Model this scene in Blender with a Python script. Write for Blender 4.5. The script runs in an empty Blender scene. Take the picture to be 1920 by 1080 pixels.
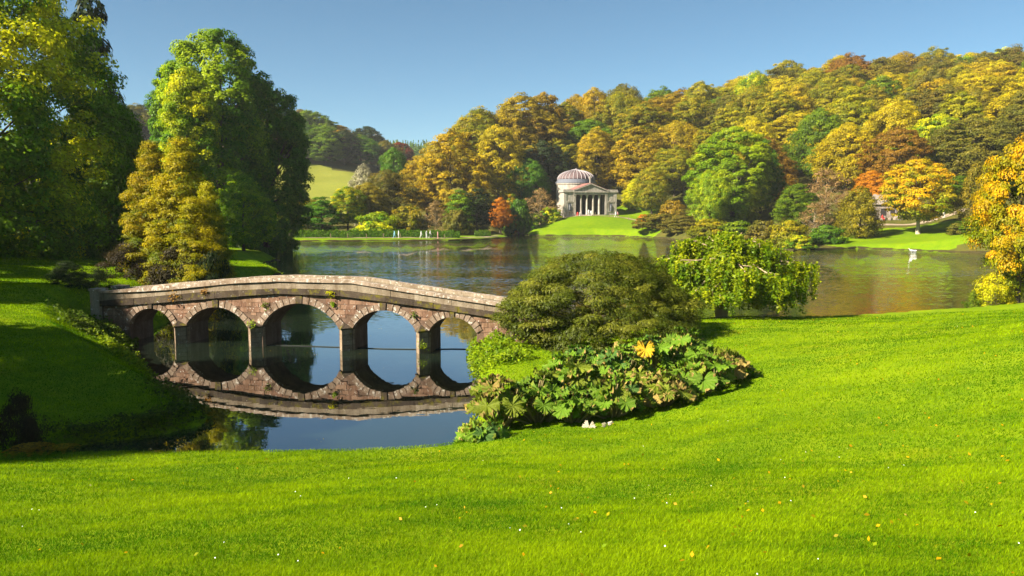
import bpy, bmesh, math, random
import numpy as np
from mathutils import Vector, Matrix

SC = bpy.context.scene
COL = SC.collection
R = math.radians
random.seed(11)
RNG = np.random.default_rng(11)

# ------------------------------------------------------------------ camera
CAM_Z = 6.9
FPX = 1500.0
PITCH = math.atan(148.0 / FPX)
cam_data = bpy.data.cameras.new('camera')
cam = bpy.data.objects.new('camera', cam_data)
COL.objects.link(cam)
cam.location = (0, 0, CAM_Z)
cam.rotation_euler = (math.pi / 2 - PITCH, 0, 0)
cam_data.sensor_width = 36.0
cam_data.lens = 36.0 * FPX / 1920.0
cam_data.clip_start = 0.1
cam_data.clip_end = 5000
SC.camera = cam

# ------------------------------------------------------------------ sky, sun, exposure
SUN_EL = R(35)
SUN_H = Vector((-0.885, -0.465)).normalized()
SKY_STRENGTH = 0.05
SUN_STRENGTH = 5.0
world = bpy.data.worlds.new('World')
SC.world = world
world.use_nodes = True
wn = world.node_tree
sky_tex = wn.nodes.new('ShaderNodeTexSky')
sky_tex.sky_type = 'NISHITA'
sky_tex.sun_disc = False
sky_tex.sun_elevation = SUN_EL
sky_tex.sun_rotation = math.atan2(SUN_H.x, SUN_H.y)
sky_tex.altitude = 0
sky_tex.air_density = 0.65
sky_tex.dust_density = 0.3
sky_tex.ozone_density = 4.5
sky_tint = wn.nodes.new('ShaderNodeMix')
sky_tint.data_type = 'RGBA'
sky_tint.blend_type = 'MULTIPLY'
sky_tint.inputs[0].default_value = 1.0
sky_tint.inputs[7].default_value = (0.84, 1.04, 0.90, 1)
wn.links.new(sky_tex.outputs[0], sky_tint.inputs[6])
wn.links.new(sky_tint.outputs[2], wn.nodes['Background'].inputs[0])
wn.nodes['Background'].inputs[1].default_value = SKY_STRENGTH
to_sun = Vector((SUN_H.x * math.cos(SUN_EL), SUN_H.y * math.cos(SUN_EL), math.sin(SUN_EL)))
sun_data = bpy.data.lights.new('sun', 'SUN')
sun = bpy.data.objects.new('sun', sun_data)
COL.objects.link(sun)
sun_data.energy = SUN_STRENGTH
sun_data.angle = R(0.53)
sun_data.color = (1.0, 0.90, 0.74)
sun.rotation_euler = (-to_sun).to_track_quat('-Z', 'Y').to_euler()
sun.location = (-100, -40, 120)
SC.view_settings.view_transform = 'Standard'
SC.view_settings.look = 'None'
SC.view_settings.use_curve_mapping = False
SC.view_settings.gamma = 1.0
SC.view_settings.exposure = 1.65
SC.cycles.max_bounces = 6
SC.cycles.diffuse_bounces = 3
SC.cycles.glossy_bounces = 3
SC.cycles.transmission_bounces = 4
SC.cycles.volume_bounces = 0
SC.cycles.caustics_reflective = False
SC.cycles.caustics_refractive = False

# ------------------------------------------------------------------ measuring helpers
_F = np.array([0, math.cos(PITCH), -math.sin(PITCH)])
_U = np.array([0, math.sin(PITCH), math.cos(PITCH)])
_RT = np.array([1.0, 0, 0])


def ray(px, py):
    return _RT * (px - 960) / FPX + _U * (540 - py) / FPX + _F


def at_z(px, py, z=0.0):
    d = ray(px, py)
    t = (z - CAM_Z) / d[2]
    return np.array([0, 0, CAM_Z]) + d * t


def at_y(px, py, Y):
    d = ray(px, py)
    return np.array([0, 0, CAM_Z]) + d * (Y / d[1])


def project(p):
    q = np.array([p[0], p[1], p[2] - CAM_Z])
    dz = q @ _F
    return 960 + FPX * (q @ _RT) / dz, 540 - FPX * (q @ _U) / dz


# ------------------------------------------------------------------ node helpers
def new_mat(name):
    m = bpy.data.materials.new(name)
    m.use_nodes = True
    m.node_tree.nodes.clear()
    return m, m.node_tree.nodes, m.node_tree.links


def N(ns, typ, **kw):
    n = ns.new(typ)
    for k, v in kw.items():
        setattr(n, k, v)
    return n


def noise(ns, ls, vec, scale, detail=4, rough=0.55):
    n = N(ns, 'ShaderNodeTexNoise')
    n.inputs['Scale'].default_value = scale
    n.inputs['Detail'].default_value = detail
    n.inputs['Roughness'].default_value = rough
    if vec is not None:
        ls.new(vec, n.inputs['Vector'])
    return n.outputs['Fac']


def ramp(ns, ls, fac, stops):
    n = N(ns, 'ShaderNodeValToRGB')
    el = n.color_ramp.elements
    while len(el) < len(stops):
        el.new(0.5)
    for e, (p, c) in zip(el, stops):
        e.position = p
        e.color = (*c, 1) if len(c) == 3 else c
    ls.new(fac, n.inputs[0])
    return n.outputs[0]


def mixc(ns, ls, fac, a, b, blend='MIX'):
    n = N(ns, 'ShaderNodeMix', data_type='RGBA', blend_type=blend)
    for v, i in ((fac, 0), (a, 6), (b, 7)):
        if isinstance(v, (int, float)):
            n.inputs[i].default_value = v
        elif isinstance(v, tuple):
            n.inputs[i].default_value = (*v, 1)
        else:
            ls.new(v, n.inputs[i])
    return n.outputs[2]


def math_n(ns, ls, op, a, b=None, clamp=False):
    n = N(ns, 'ShaderNodeMath', operation=op, use_clamp=clamp)
    for v, i in ((a, 0), (b, 1)):
        if v is None:
            continue
        if isinstance(v, (int, float)):
            n.inputs[i].default_value = v
        else:
            ls.new(v, n.inputs[i])
    return n.outputs[0]


def principled(ns, ls, col, rough=0.8, bump=None, bump_d=0.02, bump_s=0.5, spec=0.3):
    p = N(ns, 'ShaderNodeBsdfPrincipled')
    p.inputs['Roughness'].default_value = rough
    p.inputs['Specular IOR Level'].default_value = spec
    if isinstance(col, tuple):
        p.inputs['Base Color'].default_value = (*col, 1)
    else:
        ls.new(col, p.inputs['Base Color'])
    if bump is not None:
        b = N(ns, 'ShaderNodeBump')
        b.inputs['Distance'].default_value = bump_d
        b.inputs['Strength'].default_value = bump_s
        ls.new(bump, b.inputs['Height'])
        ls.new(b.outputs[0], p.inputs['Normal'])
    o = N(ns, 'ShaderNodeOutputMaterial')
    ls.new(p.outputs[0], o.inputs[0])
    return p


def world_pos(ns):
    return N(ns, 'ShaderNodeNewGeometry').outputs['Position']


# ------------------------------------------------------------------ materials
def leaf_mat(name, a, b, trans=0.48, gloss=0.008):
    m, ns, ls = new_mat(name)
    mix = N(ns, 'ShaderNodeAttribute', attribute_name='tone')
    var = N(ns, 'ShaderNodeAttribute', attribute_name='vary')
    oi = N(ns, 'ShaderNodeObjectInfo')
    off = math_n(ns, ls, 'MULTIPLY_ADD', oi.outputs['Random'], 0.3)
    off.node.inputs[2].default_value = -0.15
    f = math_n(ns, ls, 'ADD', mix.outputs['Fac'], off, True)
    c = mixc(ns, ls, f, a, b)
    v = math_n(ns, ls, 'MULTIPLY_ADD', var.outputs['Fac'], 0.8)
    v.node.inputs[2].default_value = 0.6
    hs = N(ns, 'ShaderNodeHueSaturation')
    ls.new(v, hs.inputs['Value'])
    hue = math_n(ns, ls, 'MULTIPLY_ADD', oi.outputs['Random'], 0.03)
    hue.node.inputs[2].default_value = 0.485
    ls.new(hue, hs.inputs['Hue'])
    ls.new(c, hs.inputs['Color'])
    d = N(ns, 'ShaderNodeBsdfDiffuse')
    t = N(ns, 'ShaderNodeBsdfTranslucent')
    ls.new(hs.outputs[0], d.inputs[0])
    ls.new(hs.outputs[0], t.inputs[0])
    m1 = N(ns, 'ShaderNodeMixShader')
    m1.inputs[0].default_value = trans
    ls.new(d.outputs[0], m1.inputs[1])
    ls.new(t.outputs[0], m1.inputs[2])
    g = N(ns, 'ShaderNodeBsdfGlossy')
    g.inputs['Roughness'].default_value = 0.45
    m2 = N(ns, 'ShaderNodeMixShader')
    m2.inputs[0].default_value = gloss
    ls.new(m1.outputs[0], m2.inputs[1])
    ls.new(g.outputs[0], m2.inputs[2])
    o = N(ns, 'ShaderNodeOutputMaterial')
    ls.new(m2.outputs[0], o.inputs[0])
    return m


PAL = {}
for nm, a, b in (
        ('green', (.080, .16, .005), (.20, .28, .006)),
        ('deep', (.055, .155, .008), (.14, .24, .008)),
        ('lime', (.090, .22, .005), (.66, .60, .005)),
        ('tulip', (.070, .19, .005), (.38, .46, .005)),
        ('yellow', (.40, .42, .005), (.68, .60, .005)),
        ('limeyellow', (.10, .24, .005), (.64, .62, .005)),
        ('brightlime', (.16, .28, .005), (.48, .52, .005)),
        ('gold', (.29, .245, .005), (.58, .42, .005)),
        ('goldgreen', (.15, .18, .005), (.42, .33, .005)),
        ('bronze', (.22, .16, .007), (.40, .26, .007)),
        ('rust', (.22, .12, .012), (.32, .16, .012)),
        ('olive', (.115, .12, .014), (.22, .17, .016)),
        ('orange', (.14, .23, .004), (.70, .36, .004)),
        ('fire', (.44, .17, .006), (.62, .24, .006)),
        ('red', (.16, .035, .016), (.24, .06, .016)),
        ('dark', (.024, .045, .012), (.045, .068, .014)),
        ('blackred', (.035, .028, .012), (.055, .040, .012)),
        ('tan', (.26, .18, .06), (.40, .26, .08)),
        ('silver', (.30, .28, .16), (.44, .40, .25)),
        ('willow', (.18, .17, .010), (.36, .28, .010)),
        ('cypress', (.11, .16, .004), (.46, .37, .004)),
        ('yew', (.078, .108, .008), (.21, .22, .02)),
        ('weeping', (.10, .19, .004), (.38, .39, .005)),
        ('cover', (.13, .24, .006), (.30, .38, .008)),
        ('fern', (.06, .11, .010), (.14, .18, .012)),
        ('rustfern', (.28, .16, .012), (.42, .25, .015))):
    PAL[nm] = leaf_mat('leaves_' + nm, a, b)


def bark_mat(name, a, b):
    m, ns, ls = new_mat(name)
    p = world_pos(ns)
    f = noise(ns, ls, p, 3.0, 5)
    c = mixc(ns, ls, f, a, b)
    principled(ns, ls, c, 0.9, noise(ns, ls, p, 14.0, 3), 0.05, 0.6, 0.1)
    return m


BARK = bark_mat('bark', (.05, .038, .025), (.12, .095, .065))
BARK_PALE = bark_mat('bark_pale', (.30, .24, .16), (.48, .40, .28))
TWIG = bark_mat('twig', (.30, .22, .12), (.46, .35, .21))


def grass_mat(name, lo, mid, hi, dry=None, big=0.10, bump=0.35):
    m, ns, ls = new_mat(name)
    p = world_pos(ns)
    f1 = noise(ns, ls, p, big, 4, 0.6)
    f2 = noise(ns, ls, p, 0.9, 4, 0.6)
    f3 = noise(ns, ls, p, 9.0, 5, 0.7)
    s = math_n(ns, ls, 'ADD', math_n(ns, ls, 'MULTIPLY', f1, 0.35), math_n(ns, ls, 'MULTIPLY', f2, 0.35))
    s = math_n(ns, ls, 'ADD', s, math_n(ns, ls, 'MULTIPLY', f3, 0.30))
    c = ramp(ns, ls, s, [(0.36, lo), (0.5, mid), (0.64, hi)])
    if dry:
        g = noise(ns, ls, p, 0.35, 3, 0.5)
        gf = ramp(ns, ls, g, [(0.58, (0, 0, 0)), (0.75, (1, 1, 1))])
        c = mixc(ns, ls, math_n(ns, ls, 'MULTIPLY', gf, 0.5), c, dry)
    b = noise(ns, ls, p, 30.0, 4, 0.7)
    principled(ns, ls, c, 0.9, math_n(ns, ls, 'ADD', b, f3), 0.06, bump, 0.05)
    return m


GRASS = grass_mat('lawn_grass', (.065, .14, .003), (.145, .23, .003), (.24, .31, .004), (.29, .27, .006))
GRASS_FAR = grass_mat('far_grass', (.085, .165, .003), (.125, .205, .003), (.18, .24, .004))
MEADOW = grass_mat('meadow_grass', (.13, .16, .022), (.19, .20, .028), (.25, .24, .03), big=0.03)
LITTER = grass_mat('leaf_litter', (.05, .06, .012), (.08, .08, .015), (.13, .10, .02))
BED = grass_mat('lake_mud', (.03, .028, .012), (.05, .042, .016), (.07, .055, .02))


def water_mat():
    m, ns, ls = new_mat('lake_water')
    pos = world_pos(ns)
    mp = N(ns, 'ShaderNodeMapping')
    ls.new(pos, mp.inputs[0])
    mp.inputs['Scale'].default_value = (0.45, 1.0, 1.0)
    mp.inputs['Rotation'].default_value = (0, 0, R(8))

    def waves(scale, detail):
        n = N(ns, 'ShaderNodeTexNoise')
        n.inputs['Scale'].default_value = scale
        n.inputs['Detail'].default_value = detail
        n.inputs['Roughness'].default_value = .6
        ls.new(mp.outputs[0], n.inputs['Vector'])
        v = N(ns, 'ShaderNodeVectorMath', operation='SUBTRACT')
        ls.new(n.outputs['Color'], v.inputs[0])
        v.inputs[1].default_value = (.5, .5, .5)
        return v.outputs[0]
    sep = N(ns, 'ShaderNodeSeparateXYZ')
    ls.new(pos, sep.inputs[0])
    # sheltered pond in front of the bridge, open lake behind it
    far = N(ns, 'ShaderNodeMapRange', interpolation_type='SMOOTHSTEP')
    far.inputs[1].default_value = 40
    far.inputs[2].default_value = 95
    far.inputs[3].default_value = WAVE_POND
    far.inputs[4].default_value = WAVE_LAKE
    ls.new(sep.outputs[1], far.inputs[0])
    mpp = N(ns, 'ShaderNodeMapping')
    ls.new(pos, mpp.inputs[0])
    mpp.inputs['Scale'].default_value = (0.012, 0.05, 1)
    patch = ramp(ns, ls, noise(ns, ls, mpp.outputs[0], 1.0, 3, 0.6), [(0.38, (.35, .35, .35)), (0.62, (1, 1, 1))])
    st = math_n(ns, ls, 'MULTIPLY', far.outputs[0], patch)
    add = N(ns, 'ShaderNodeVectorMath', operation='ADD')
    ls.new(waves(5.5, 2), add.inputs[0])
    sw = N(ns, 'ShaderNodeVectorMath', operation='SCALE')
    sw.inputs['Scale'].default_value = .3
    ls.new(waves(.6, 3), sw.inputs[0])
    ls.new(sw.outputs[0], add.inputs[1])
    sc_ = N(ns, 'ShaderNodeVectorMath', operation='SCALE')
    ls.new(add.outputs[0], sc_.inputs[0])
    ls.new(st, sc_.inputs['Scale'])
    ml = N(ns, 'ShaderNodeVectorMath', operation='MULTIPLY')
    ls.new(sc_.outputs[0], ml.inputs[0])
    ml.inputs[1].default_value = (1, 1, 0)
    ad = N(ns, 'ShaderNodeVectorMath', operation='ADD')
    ls.new(ml.outputs[0], ad.inputs[0])
    ad.inputs[1].default_value = (0, 0, 1)
    nm = N(ns, 'ShaderNodeVectorMath', operation='NORMALIZE')
    ls.new(ad.outputs[0], nm.inputs[0])
    p = N(ns, 'ShaderNodeBsdfPrincipled')
    nb = noise(ns, ls, pos, 0.5, 3, 0.5)
    c = mixc(ns, ls, nb, (.010, .024, .018), (.022, .028, .012))
    ls.new(c, p.inputs['Base Color'])
    p.inputs['Roughness'].default_value = 0.015
    p.inputs['IOR'].default_value = 1.9
    p.inputs['Specular IOR Level'].default_value = 0.5
    ls.new(nm.outputs[0], p.inputs['Normal'])
    fr = N(ns, 'ShaderNodeFresnel')
    fr.inputs['IOR'].default_value = 1.333
    gl = N(ns, 'ShaderNodeBsdfGlossy')
    gl.inputs['Roughness'].default_value = 0.01
    ls.new(nm.outputs[0], gl.inputs['Normal'])
    mx = N(ns, 'ShaderNodeMixShader')
    ls.new(math_n(ns, ls, 'MULTIPLY', fr.outputs[0], 1.3, True), mx.inputs[0])
    ls.new(p.outputs[0], mx.inputs[1])
    ls.new(gl.outputs[0], mx.inputs[2])
    o = N(ns, 'ShaderNodeOutputMaterial')
    ls.new(mx.outputs[0], o.inputs[0])
    return m


WAVE_POND, WAVE_LAKE = 0.020, 1.15


def stone_mat(name, a, b, lichen=(.62, .58, .50), lich_lo=0.60, moss=None, rnd=0.35, moss_lo=0.56):
    m, ns, ls = new_mat(name)
    p = world_pos(ns)
    oi = N(ns, 'ShaderNodeObjectInfo')
    f = noise(ns, ls, p, 1.7, 5, 0.65)
    f = math_n(ns, ls, 'ADD', f, math_n(ns, ls, 'MULTIPLY', math_n(ns, ls, 'SUBTRACT', oi.outputs['Random'], 0.5), rnd), True)
    c = ramp(ns, ls, f, [(0.3, a), (0.7, b)])
    d = noise(ns, ls, p, 12.0, 5, 0.7)
    c = mixc(ns, ls, math_n(ns, ls, 'MULTIPLY', d, 0.7), c, (.03, .025, .02), 'MIX')
    mpn = N(ns, 'ShaderNodeMapping')
    mpn.inputs['Scale'].default_value = (2.6, 2.6, .55)
    ls.new(p, mpn.inputs[0])
    stn = ramp(ns, ls, noise(ns, ls, mpn.outputs[0], 1.0, 5, 0.7), [(0.40, (1, 1, 1)), (0.66, (.58, .53, .47))])
    c = mixc(ns, ls, 1.0, c, stn, 'MULTIPLY')
    l = noise(ns, ls, p, 5.0, 6, 0.72)
    lf = ramp(ns, ls, l, [(lich_lo, (0, 0, 0)), (lich_lo + 0.06, (1, 1, 1))])
    c = mixc(ns, ls, math_n(ns, ls, 'MULTIPLY', lf, 0.8), c, lichen)
    if moss:
        k = noise(ns, ls, p, 2.3, 5, 0.7)
        kf = ramp(ns, ls, k, [(moss_lo, (0, 0, 0)), (moss_lo + 0.1, (1, 1, 1))])
        c = mixc(ns, ls, kf, c, moss)
    principled(ns, ls, c, 0.9, d, 0.03, 0.7, 0.15)
    return m


ST_RED = stone_mat('red_rubble_stone', (.30, .165, .105), (.46, .285, .185), lich_lo=0.58)
ST_MORTAR = stone_mat('mortar', (.20, .125, .085), (.30, .20, .14), lich_lo=0.66)
ST_RING = stone_mat('arch_stone', (.27, .18, .12), (.44, .33, .24), lich_lo=0.56)
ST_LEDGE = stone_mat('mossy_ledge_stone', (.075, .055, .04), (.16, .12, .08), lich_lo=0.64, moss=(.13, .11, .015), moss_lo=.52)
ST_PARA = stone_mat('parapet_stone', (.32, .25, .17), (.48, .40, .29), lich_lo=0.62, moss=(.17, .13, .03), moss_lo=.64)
ST_CAP = stone_mat('coping_stone', (.42, .31, .22), (.60, .47, .35), lich_lo=0.54, moss=(.22, .16, .03), moss_lo=.66)
ST_PIER = stone_mat('pier_stone', (.34, .25, .16), (.50, .39, .27), lich_lo=0.6, moss=(.20, .15, .02), moss_lo=.62)
ST_TEMPLE = stone_mat('temple_stone', (.52, .47, .40), (.72, .66, .57), lichen=(.24, .22, .19), lich_lo=.60, rnd=.12)
ST_GROTTO = stone_mat('pale_rock', (.36, .30, .24), (.56, .48, .40))


def plain(name, col, rough=0.7, var=0.25, scale=4.0, spec=0.2):
    m, ns, ls = new_mat(name)
    p = world_pos(ns)
    f = noise(ns, ls, p, scale, 4)
    c = mixc(ns, ls, f, tuple(x * (1 - var) for x in col), tuple(min(1, x * (1 + var)) for x in col))
    principled(ns, ls, c, rough, None, spec=spec)
    return m


WATER = water_mat()
SHADE_IN = plain('painted_interior_shade', (.035, .03, .028))  # near-black colour stands in for the shade inside recess and openings
LEAD_AND_SHADE = plain('lead_and_niche_shade', (.16, .17, .20), 0.55)  # lead of the dome steps; also paints shade into the niches
LEAD_RED = plain('reddish_lead', (.125, .085, .085), 0.6)
RIB_WHITE = plain('pale_rib', (.36, .32, .32), 0.6)
ROOF_RED = plain('reddish_slate', (.26, .12, .10), 0.8)
WOOD = plain('weathered_wood', (.20, .15, .09), 0.85)
PATH = plain('gravel_path', (.30, .23, .15), 0.95, 0.3, 1.0)
EARTH = plain('bare_earth', (.22, .12, .06), 0.95)
WHITE = plain('white_cloth', (.78, .76, .74), 0.8, 0.05)
SKIN = plain('skin', (.50, .32, .24), 0.6, 0.05)
SWAN = plain('white_feathers', (.80, .79, .76), 0.7, 0.04)
BEAK = plain('orange_beak', (.6, .22, .04), 0.5)
ROPE = plain('dark_rope', (.03, .035, .03), 0.8)


# ------------------------------------------------------------------ objects helpers
def tag(o, label=None, cat=None, group=None, kind=None):
    if label: o['label'] = label
    if cat: o['category'] = cat
    if group: o['group'] = group
    if kind: o['kind'] = kind
    return o


def empty(name, loc, rz=0.0):
    o = bpy.data.objects.new(name, None)
    COL.objects.link(o)
    o.location = loc
    o.rotation_euler = (0, 0, rz)
    o.empty_display_size = 0.3
    return o


def link(name, me, mat=None, parent=None):
    o = bpy.data.objects.new(name, me)
    COL.objects.link(o)
    if parent is not None:
        o.parent = parent
    if mat is not None and len(me.materials) == 0:
        me.materials.append(mat)
    return o


def link_mat(name, me, mat, parent=None):
    """mesh data shared, material held by the object"""
    if len(me.materials) == 0:
        me.materials.append(mat)
    o = link(name, me, None, parent)
    o.material_slots[0].link = 'OBJECT'
    o.material_slots[0].material = mat
    return o


def np_mesh(name, verts, faces, attrs=None, smooth=False, uniform=True):
    """verts (n,3), faces (m,k) arrays"""
    verts = np.asarray(verts, dtype=np.float32)
    faces = np.asarray(faces, dtype=np.int32)
    me = bpy.data.meshes.new(name)
    me.vertices.add(len(verts))
    me.vertices.foreach_set('co', verts.ravel())
    m, k = faces.shape
    me.loops.add(m * k)
    me.loops.foreach_set('vertex_index', faces.ravel())
    me.polygons.add(m)
    me.polygons.foreach_set('loop_start', np.arange(0, m * k, k, dtype=np.int32))
    if smooth:
        me.polygons.foreach_set('use_smooth', np.ones(m, dtype=bool))
    if attrs:
        for an, av in attrs.items():
            a = me.attributes.new(an, 'FLOAT', 'FACE')
            a.data.foreach_set('value', np.asarray(av, dtype=np.float32))
    me.update(calc_edges=True)
    return me


class MB:
    """collects primitive shapes, builds one mesh"""

    def __init__(self):
        self.v, self.f, self.m = [], [], []

    def add(self, vs, fs, mi=0):
        o = len(self.v)
        self.v.extend([tuple(map(float, x)) for x in vs])
        for f in fs:
            self.f.append(tuple(i + o for i in f))
            self.m.append(mi)

    def box(self, x0, x1, y0, y1, z0, z1, mi=0):
        self.hexa([(x0, y0, z0), (x1, y0, z0), (x1, y1, z0), (x0, y1, z0),
                   (x0, y0, z1), (x1, y0, z1), (x1, y1, z1), (x0, y1, z1)], mi)

    def hexa(self, p, mi=0):
        self.add(p, [(3, 2, 1, 0), (4, 5, 6, 7), (0, 1, 5, 4), (1, 2, 6, 5), (2, 3, 7, 6), (3, 0, 4, 7)], mi)

    def tube(self, pts, rad, sides=6, mi=0, cap=True):
        pts = [np.array(p, float) for p in pts]
        o = len(self.v)
        n = len(pts)
        for i, p in enumerate(pts):
            t = pts[min(i + 1, n - 1)] - pts[max(i - 1, 0)]
            t = t / (np.linalg.norm(t) + 1e-9)
            a = np.array([0, 0, 1.0]) if abs(t[2]) < 0.9 else np.array([1.0, 0, 0])
            u = np.cross(t, a)
            u /= np.linalg.norm(u)
            w = np.cross(t, u)
            r = rad[i] if hasattr(rad, '__len__') else rad
            for k in range(sides):
                an = 2 * math.pi * k / sides
                self.v.append(tuple(p + r * (math.cos(an) * u + math.sin(an) * w)))
        for i in range(n - 1):
            for k in range(sides):
                k2 = (k + 1) % sides
                self.f.append((o + i * sides + k, o + i * sides + k2, o + (i + 1) * sides + k2, o + (i + 1) * sides + k))
                self.m.append(mi)
        if cap:
            self.f.append(tuple(o + k for k in range(sides)))
            self.m.append(mi)
            self.f.append(tuple(o + (n - 1) * sides + k for k in reversed(range(sides))))
            self.m.append(mi)

    def lathe(self, prof, sides=24, cx=0, cy=0, mi=0):
        o = len(self.v)
        for r, z in prof:
            for k in range(sides):
                an = 2 * math.pi * k / sides
                self.v.append((cx + r * math.cos(an), cy + r * math.sin(an), z))
        for i in range(len(prof) - 1):
            for k in range(sides):
                k2 = (k + 1) % sides
                self.f.append((o + i * sides + k, o + i * sides + k2, o + (i + 1) * sides + k2, o + (i + 1) * sides + k))
                self.m.append(mi)
        self.f.append(tuple(o + k for k in reversed(range(sides))))
        self.m.append(mi)
        self.f.append(tuple(o + (len(prof) - 1) * sides + k for k in range(sides)))
        self.m.append(mi)

    def mesh(self, name, mats, smooth=False):
        me = bpy.data.meshes.new(name)
        me.from_pydata(self.v, [], self.f)
        for mt in mats:
            me.materials.append(mt)
        me.polygons.foreach_set('material_index', self.m)
        if smooth:
            me.polygons.foreach_set('use_smooth', [True] * len(self.f))
        me.update()
        return me

    def build(self, name, mats, parent=None, smooth=False):
        if not isinstance(mats, (list, tuple)):
            mats = [mats]
        return link(name, self.mesh(name, mats, smooth), None, parent)


# ------------------------------------------------------------------ terrain
WATER_POLY = np.array([
    (-16, 21.6), (-13.4, 20.9), (-9, 20.9), (-4, 21.1), (-1.6, 21.6), (-1.15, 23.5), (-1.1, 28), (-1.2, 32), (-1.75, 36.5),
    (-1.9, 38.2), (-1.0, 39.5), (-0.2, 42), (1.5, 43.6), (5.5, 44.6), (9.5, 46.0), (13.5, 48.2), (17, 48.9), (21, 49.6), (26, 51),
    (30, 52.3), (34, 54.5), (42, 57), (55, 60), (78, 66), (88, 80), (88, 100), (82, 115), (76, 124), (71.5, 127.5),
    (66, 136), (61, 141.5), (54, 138), (47, 133.5), (42, 140), (40, 158), (37, 180), (34, 196), (29, 203), (21, 207.5),
    (12, 208), (5, 210), (3.2, 214), (2, 222), (-2.5, 222), (-2.6, 205), (-0.8, 194), (-4, 187), (-8, 181), (-14, 176.5),
    (-28, 174), (-42, 172), (-58, 171), (-70, 171), (-66, 160), (-54, 150), (-44, 130), (-37, 114), (-32.5, 109.5),
    (-30.8, 106), (-31.5, 100), (-28, 92), (-24.2, 83.5), (-23.8, 80), (-23.5, 72), (-22.2, 60), (-21.3, 50), (-20.6, 44.5),
    (-20.2, 42.2), (-19.4, 40.2), (-18.2, 37.6), (-16.4, 34.7), (-14.6, 32.0), (-13.0, 29.9), (-11.4, 27.6), (-10.1, 26.1),
    (-9.9, 25.2), (-10.6, 24.2), (-12.0, 23.3), (-13.6, 22.6), (-15.3, 22.2)])


def water_sd(x, y):
    """signed distance to the shoreline: positive on land"""
    shp = x.shape
    x = x.ravel(); y = y.ravel()
    best = np.full(x.shape, 1e9)
    inside = np.zeros(x.shape, bool)
    n = len(WATER_POLY)
    for i in range(n):
        ax, ay = WATER_POLY[i]
        bx, by = WATER_POLY[(i + 1) % n]
        dx, dy = bx - ax, by - ay
        t = np.clip(((x - ax) * dx + (y - ay) * dy) / (dx * dx + dy * dy), 0, 1)
        d = (x - ax - t * dx) ** 2 + (y - ay - t * dy) ** 2
        best = np.minimum(best, d)
        if abs(dy) > 1e-9:
            c = ((ay > y) != (by > y)) & (x < dx * (y - ay) / dy + ax)
            inside ^= c
    s = np.sqrt(best)
    return np.where(inside, -s, s).reshape(shp)


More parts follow.
